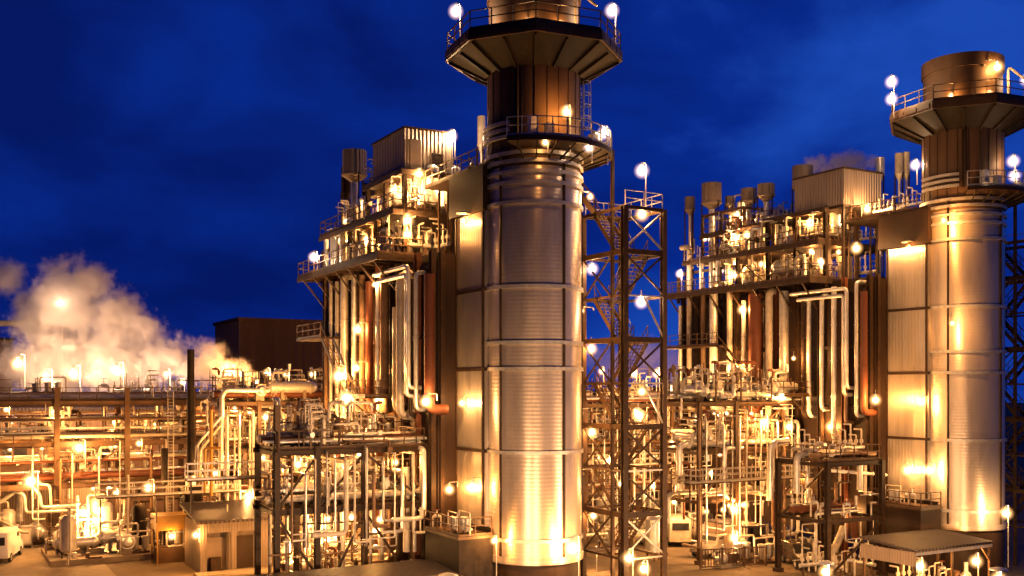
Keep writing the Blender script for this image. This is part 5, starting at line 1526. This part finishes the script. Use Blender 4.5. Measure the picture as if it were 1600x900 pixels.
# --- middle boiler
lamp(fl(490, 402, -7.0), 'white lamp on the rail at the far end of the middle boiler walkway', 'pole', 1.6, white=True, power=.8, size=1.15)
lamp(fr(705, 213, 9.5), 'white floodlight glaring on the wall of the middle penthouse', 'pole', 1.6, white=True, power=1.6, size=1.2)
lamp(fr(655, 272, 9.2), 'lamp hung under the deck edge below the middle penthouse', 'hang', .5, power=1.3, size=1.1)
lamp(fl(615, 298, -4.95), 'lamp on the penthouse side column of the middle boiler', 'arm', arm=(.3,.3), power=1.2, size=1.1)
lamp(fr(637, 344, 9.1), 'upper of a close pair of lamps at the front corner of the middle steelwork', 'arm', arm=(.1,.4), power=1.3, size=1.2)
lamp(fr(636, 366, 9.1), 'lower of a close pair of lamps at the front corner of the middle steelwork', 'arm', arm=(.1,.4), power=1.0, size=1.0)
lamp(fl(573, 375, -5.2), 'lamp under the second deck of the middle boiler', 'hang', .6, power=1.2, size=1.05)
lamp(fl(541, 345, -4.6), 'bright narrow lamp by the pipe loops on the middle boiler', 'pole', 1.5, power=.7, size=.8)
lamp(fr(690, 292, 9.3), 'dim lamp among the front posts of the middle steelwork', 'hang', .6, power=.6, size=.6)
lamp(fl(559, 515, -6.2), 'lone lamp halfway up the middle boiler flank', 'arm', arm=(.9,0), power=1.2, size=1.15)
lamp(fl(557, 575, -6.4), 'lamp below the lone flank lamp of the middle boiler', 'arm', arm=(.9,0), power=1.2, size=.95)
lamp(fl(530, 588, -7.0), 'upper of two blinding floodlights at the far foot of the middle boiler flank', 'pole', 2.2, power=4.0, size=1.9)
lamp(fl(541, 622, -7.2), 'lower of two blinding floodlights at the far foot of the middle boiler flank', 'pole', 2.2, power=4.0, size=1.8)
lamp(fl(590, 625, -6.0), 'lamp between risers under the small platform of the middle boiler', 'arm', arm=(.5,0), power=1.5, size=.9)
lamp(fl(665, 628, -6.2), 'lamp in a cross of pipes beside the red column of the middle boiler', 'arm', arm=(.8,0), power=1.6, size=1.15)
lamp(fl(585, 445, -5.9), 'small lamp under the walkway over the middle boiler risers', 'hang', .5, power=.6, size=.5)
# --- process frame, brown rack
for px, py, Y, pw, sz, h, lab in ((480,664,72,3.5,1.7,2,'blinding floodlight above the upper deck of the dark process frame'),(470,672,73,1.5,1.0,2,'lamp next to the blinding floodlight above the dark process frame'),
    (452,857,75,3.5,1.8,3,'blinding floodlight on the ground in front of the dark process frame'),(482,820,74,.8,.8,3,'small lamp under the dark process frame'),
    (586,830,70,1.0,.95,3,'lamp low between the columns of the dark process frame'),(640,820,72,1.2,.6,2,'small lamp at the boiler foot behind the thick upright pipes'),
    (388,775,85,1.2,1.4,2.5,'bright lamp peeking over the hut roof'),(415,652,84,1.5,1.0,2,'lamp on the brown rack beside its tall column'),
    (520,720,78,1.5,.7,2,'lamp deep behind the dark process frame, upper'),(545,770,77,1.4,.6,2,'lamp deep behind the dark process frame, lower'),
    (440,735,82,1.6,.7,2,'lamp inside the brown rack behind the tall bright pipe'),(370,700,88,1.6,.7,2,'lamp between the black exhaust pole and the brown rack'),
    (335,740,85,1.2,.7,2,'lamp by the yellow pipes behind the hut'),(600,740,76,1.2,.6,2,'lamp behind the diagonal brace of the dark process frame')):
    lamp(pl(px, py, Y), lab, 'pole', h, power=pw, size=sz)
for px, py, Y, pw, sz, lab in ((417,583,112,1.2,1.3,'first of three lamps in a row before the big dark hall'),(447,585,112,1.2,1.2,'middle of three lamps in a row before the big dark hall'),
    (488,585,112,1.2,1.2,'last of three lamps in a row before the big dark hall'),(461,613,100,1.2,1.3,'lamp just under the row of three before the hall'),
    (360,580,106,2.0,1.5,'brighter lamp of a close pair at the tail of the steam'),(377,585,106,1.5,1.1,'dimmer lamp of a close pair at the tail of the steam'),(400,598,108,.8,.7,'faint lamp between the steam tail and the hall')):
    lamp(pl(px, py, Y), lab, 'pole', 2.0, power=pw*1.3, size=sz)
# --- steam and long rack
for px, py, Y, pw, sz, lab in ((28,568,100.5,7,2.9,'largest glaring lamp at the edge of the steam cloud'),(72,590,102,4,2.0,'lamp burning low in the steam beside the largest one'),(115,585,102,5,2.5,'lamp burning in the middle of the steam foot'),
    (183,580,102,6,2.7,'big glaring lamp under the sloping end of the steam cloud'),(260,585,104,1.6,1.2,'small lamp in front of the dark trees'),(284,597,104,1.0,.9,'tiny lamp next to the black exhaust pole top')):
    lamp(pl(px, py, Y), lab, 'pole', 2.5, power=pw*.75, size=sz, col=(1.0, .58, .32))
lamp(pl(95, 472, 106), 'bare lamp glowing high inside the steam cloud', 'pole', 12, power=1.0, size=.3, col=(1.0, .6, .36))
for px, py, Y, pw, sz, h, lab in ((124,700,88.5,3.0,1.7,2,'bright lamp on the front column of the long rack'),(48,752,86,3.5,2.1,5,'glaring lamp above the swan neck pipes'),(217,693,90,.9,.8,1,'small lamp among the pipes of the long rack'),
    (130,801,86,2.2,1.6,2,'upper bright lamp at the valve tree'),(148,813,86,1.0,1.0,2,'small lamp beside the valve tree, on the machine side'),(132,832,85.6,1.0,1.0,1,'lower lamp at the valve tree'),
    (232,762,86,2.0,1.6,2,'white flaring lamp over the machines near the short dark exhaust'),(268,838,81.5,.4,.9,.8,'low yellow lamp in the yellow booth'),(306,836,76.6,.9,.9,.6,'white lamp on the shaded corner of the hut'),
    (60,690,95,2.0,.8,2,'lamp inside the long rack above the swan neck pipes'),(10,640,95,2.0,.8,2,'lamp inside the long rack at the picture edge'),(175,660,96,2.0,.7,2,'lamp inside the long rack between its bright pipes'),
    (250,670,96,1.6,.7,2,'lamp inside the long rack left of the black pole'),(80,812,96,3.0,.8,3,'wall lamp shining on the tan building behind the light pad'),(180,770,95,1.6,.7,3,'lamp under the long rack behind the machines'),
    (330,640,98,1.6,.7,2,'lamp on the long rack behind the sloping pipes'),(165,840,86,1.0,.6,1,'low lamp between the machines and the valve tree')):
    lamp(pl(px, py, Y), lab, 'pole', h, power=pw, size=sz)
# --- right-hand unit
lamp(pl(1393, 128, 77.3), 'upper of two stacked white lamps at the platform tip of the right-hand stack', 'pole', 2.6, white=True, power=.7, size=1.35)
lamp(pl(1393, 155, 77.3), 'lower of two stacked white lamps at the platform tip of the right-hand stack', 'pole', 1.3, white=True, power=.7, size=1.3)
lamp(pl(1558, 105, 75.6), 'lamp at the rim of the right-hand stack top', 'arm', arm=(-.6,.6), power=.9, size=1.3)
lamp(pl(1603, 125, 78), 'white lamp at the platform edge cut by the picture side', 'pole', 2, white=True, power=.5, size=1.2)
lamp(pl(1430, 258, 80), 'white lamp on the roof against the right-hand stack shaft', 'pole', 1.5, white=True, power=.7, size=1.2)
lamp(pl(1583, 252, 76), 'upper of two lamps at the outer end of the right-hand ring platform', 'pole', 2.2, white=True, power=.3, size=1.35)
lamp(pl(1585, 275, 75.6), 'lower of two lamps at the outer end of the right-hand ring platform', 'pole', .8, white=True, power=.3, size=1.25)
lamp(pl(1540, 291, 74.6), 'small lamp lying low on the right-hand ring platform', 'pole', .4, power=.25, size=.7)
oa, ob, _ = UNITS[2]
q = oa-7.0
lamp(fl(1062, 428, q), 'white lamp on the rail at the far end of the right-hand boiler walkway', 'pole', 1.6, white=True, power=.8, size=1.1)
for px, py, a, h, pw, sz, lab in ((1355,327,-3.0,.5,1.6,1.25,'lamp hung under the plain penthouse end'),(1338,388,-5.2,.6,1.6,1.35,'lamp under the second deck below the plain penthouse'),
    (1283,410,-4.6,.8,1.6,1.25,'narrow bright lamp on the lowest deck of the right-hand boiler'),(1148,430,-4.8,.8,1.5,1.1,'lamp on the lowest deck among the far loops of the right-hand boiler'),
    (1150,372,-4.6,.8,1.6,1.35,'first of twin lamps at the arched pipe loops of the right-hand boiler'),(1167,368,-4.4,.8,1.4,1.2,'second of twin lamps at the arched pipe loops of the right-hand boiler'),
    (1152,336,-2.0,.8,1.2,1.1,'lamp below the squat vent silencers of the right-hand boiler'),(1265,345,-4.4,.8,1.0,.6,'lamp on the second deck behind the penthouse posts'),
    (1160,484,-6.2,.5,1.8,1.3,'lamp under the far walkway of the right-hand boiler'),(1222,620,-6.8,.8,3.0,1.7,'blinding lamp at the foot of the right-hand boiler risers'),
    (1368,625,-6.0,.8,1.6,1.2,'lamp on pipes beside the dark casing corner of the right-hand boiler'),(1150,575,-6.5,.8,2.6,1.1,'lamp low on the far flank of the right-hand boiler'),
    (1120,600,-7.4,.8,3.0,1.0,'second lamp low on the far flank of the right-hand boiler'),(1240,560,-6.6,.6,1.0,.5,'small lamp under the small platform of the right-hand boiler')):
    lamp(fl(px, py, oa+a), lab, 'hang', h, power=pw, size=sz)
lamp(fl(1440, 627, oa-3.85), 'lamp lighting the upper part of the right-hand flue duct', 'arm', arm=(.6, 0), power=.8, size=.9)
lamp(fl(1418, 735, oa-3.9), 'inner one of two floodlights low on the right-hand flue duct', 'arm', arm=(.6, 0), power=.8, size=1.2)
lamp(fl(1452, 735, oa-3.85), 'outer one of two floodlights low on the right-hand flue duct', 'arm', arm=(.6, 0), power=.9, size=1.3)
lamp(fl(1418, 388, oa-3.75), 'lamp under the plenum lighting the top of the right-hand flue duct', 'arm', arm=(.3, 0), power=.6, size=.5, hood=True)
lamp((oa-4.2, ob-1.5, 26.7), 'lamp lighting the close rings of the right-hand stack', 'arm', arm=(.9, .4), power=1.4, size=.5)
lamp((oa-4.4, ob-2.4, 19.0), 'lamp standing off the right-hand stack halfway up', 'arm', arm=(1.2, 1.0), power=1.2, size=.5)
lamp(pl(1572, 802, 74), 'lamp at the foot of the right-hand stack on its far side', 'pole', 4, power=1.8, size=1.3)
lamp(pl(1437, 885, 68), 'bright lamp under the near corner of the shelter roof', 'pole', 2, power=1.6, size=1.3)
lamp(pl(1525, 877, 70), 'bright lamp on a post at the open end of the shelter', 'pole', 2, power=1.6, size=1.25)
for px, py, Y, pw, sz, h, lab in ((1195,660,84,1.8,1.35,1.5,'first of three lamps on the top deck before the right-hand boiler'),(1233,667,84,1.6,1.2,1.5,'second of three lamps on the top deck before the right-hand boiler'),
    (1298,667,84,1.6,1.25,1.5,'third of three lamps on the top deck before the right-hand boiler'),(1089,655,88,1.5,1.3,1.5,'lamp at the stair tower end of the rack beside the right-hand boiler'),
    (1050,693,88,1.3,1.1,1.5,'first of a close pair of lamps next to the stair tower'),(1062,702,88,1.0,1.0,1.5,'second of a close pair of lamps next to the stair tower'),
    (1147,797,82,2.0,1.2,1.3,'upper lamp on the tall post by the parked pickup'),(1147,841,82,1.6,1.3,3,'lower lamp on the tall post by the parked pickup'),
    (1053,784,90,1.0,.8,1.5,'small lamp in front of the pale van'),(1190,770,88,2.0,.7,2,'lamp behind the pipes of the rack beside the right-hand boiler'),(1110,740,90,2.0,.7,2,'lamp inside the rack near the stair tower'),
    (1250,745,87,1.8,.7,2,'lamp inside the rack near the dark square frame'),(1330,800,82,1.0,.6,1.5,'lamp inside the dark square frame'),(1330,640,84,.8,.6,1,'small lamp over the dark square frame'),
    (990,584,118,2.5,1.6,2,'first of two far lamps seen through the stair tower'),(1026,584,118,2.5,1.7,2,'second of two far lamps seen through the stair tower'),
    (1048,607,110,1.6,1.3,2,'lower far lamp just past the stair tower'),(1066,588,116,1.6,1.3,2,'upper far lamp just past the stair tower'),(940,580,112,1.6,1.1,2,'far lamp between stack and stair tower'),
    (950,720,88,1.6,.7,2,'lamp behind the middle of the stair tower'),(1020,760,86,1.8,.7,2,'lamp behind the lower stair tower'),(930,860,78,1.2,.6,2,'lamp low behind the stack and tower')):
    lamp(pl(px, py, Y), lab, 'pole', h, power=pw, size=sz)

# ------------------------------------------------------------------ dusk sky
def world():
    w = bpy.data.worlds.new('World'); sc.world = w; w.use_nodes = True
    nt = w.node_tree; N, L = nt.nodes, nt.links; N.clear()
    out = N.new('ShaderNodeOutputWorld'); bg = N.new('ShaderNodeBackground'); L.new(bg.outputs[0], out.inputs[0])
    tc = N.new('ShaderNodeTexCoord')
    sky = N.new('ShaderNodeTexSky'); sky.sky_type = 'NISHITA'; sky.sun_disc = False
    sky.sun_elevation = radians(-4); sky.sun_rotation = radians(150)
    mp = N.new('ShaderNodeMapping'); mp.inputs['Scale'].default_value = (1.0, 1.0, 1.9); mp.inputs['Location'].default_value = (.35, .1, .6)
    L.new(tc.outputs['Generated'], mp.inputs[0])
    nz = N.new('ShaderNodeTexNoise'); nz.inputs['Scale'].default_value = 3.0; nz.inputs['Detail'].default_value = 8; nz.inputs['Roughness'].default_value = .55; nz.inputs['Distortion'].default_value = .25
    L.new(mp.outputs[0], nz.inputs['Vector'])
    cr = N.new('ShaderNodeValToRGB'); e = cr.color_ramp.elements
    e[0].position = .28; e[0].color = (0.0012, 0.0085, 0.118, 1)
    e[1].position = .68; e[1].color = (0.010, 0.066, 0.44, 1)
    m = e.new(.49); m.color = (0.0022, 0.022, 0.25, 1)
    # slow brightening towards the right-hand side of the view
    sx = N.new('ShaderNodeSeparateXYZ'); L.new(tc.outputs['Generated'], sx.inputs[0])
    ma = N.new('ShaderNodeMath'); ma.operation = 'MULTIPLY_ADD'; L.new(sx.outputs['X'], ma.inputs[0]); ma.inputs[1].default_value = .3; ma.inputs[2].default_value = -.05
    ad = N.new('ShaderNodeMath'); ad.operation = 'ADD'; L.new(nz.outputs['Fac'], ad.inputs[0]); L.new(ma.outputs[0], ad.inputs[1])
    L.new(ad.outputs[0], cr.inputs[0])
    mx = N.new('ShaderNodeMixRGB'); mx.blend_type = 'ADD'; mx.inputs[0].default_value = .02
    L.new(cr.outputs[0], mx.inputs[1]); L.new(sky.outputs[0], mx.inputs[2])
    # the afterglow lies ahead; overhead and behind the camera the dusk is already darker
    fy = N.new('ShaderNodeMapRange'); fy.interpolation_type = 'SMOOTHSTEP'; L.new(sx.outputs['Y'], fy.inputs[0])
    fy.inputs['From Min'].default_value = -.35; fy.inputs['From Max'].default_value = .75; fy.inputs['To Min'].default_value = .3
    fz = N.new('ShaderNodeMapRange'); fz.interpolation_type = 'SMOOTHSTEP'; L.new(sx.outputs['Z'], fz.inputs[0])
    fz.inputs['From Min'].default_value = .4; fz.inputs['From Max'].default_value = .95; fz.inputs['To Min'].default_value = 1.0; fz.inputs['To Max'].default_value = .35
    mu = N.new('ShaderNodeMath'); mu.operation = 'MULTIPLY'; L.new(fy.outputs[0], mu.inputs[0]); L.new(fz.outputs[0], mu.inputs[1])
    L.new(mx.outputs[0], bg.inputs[0]); L.new(mu.outputs[0], bg.inputs[1])
world()

# ------------------------------------------------------------------ camera
cam = bpy.data.cameras.new('Camera'); co = bpy.data.objects.new('Camera', cam); COL.objects.link(co)
cam.sensor_fit = 'HORIZONTAL'; cam.sensor_width = 36; cam.lens = 36*F/1600
cam.shift_y = (HY-450)/1600
cam.clip_start = .5; cam.clip_end = 5000
co.location = (0, 0, CAMZ); co.rotation_euler = (radians(90), 0, 0)
sc.camera = co

# ------------------------------------------------------------------ render
sc.render.engine = 'CYCLES'
sc.view_settings.view_transform = 'Standard'
try: sc.view_settings.look = 'None'
except Exception: pass
sc.view_settings.exposure = 0.0
sc.view_settings.gamma = 1.0
cy = sc.cycles
cy.max_bounces = 5; cy.diffuse_bounces = 3; cy.glossy_bounces = 3; cy.transmission_bounces = 2; cy.volume_bounces = 2; cy.transparent_max_bounces = 8
cy.use_light_tree = True
cy.sample_clamp_indirect = 4; cy.sample_clamp_direct = 0
cy.caustics_reflective = False; cy.caustics_refractive = False
cy.volume_step_rate = 0.12; cy.volume_max_steps = 128
cy.use_denoising = True
try: cy.denoiser = 'OPENIMAGEDENOISE'
except Exception: pass
for l, g in LABELS.items():
    if len(g) > 1 and len(set(g)) > 1 or (len(g) > 1 and g[0] is None): print('DUPLABEL', len(g), l)
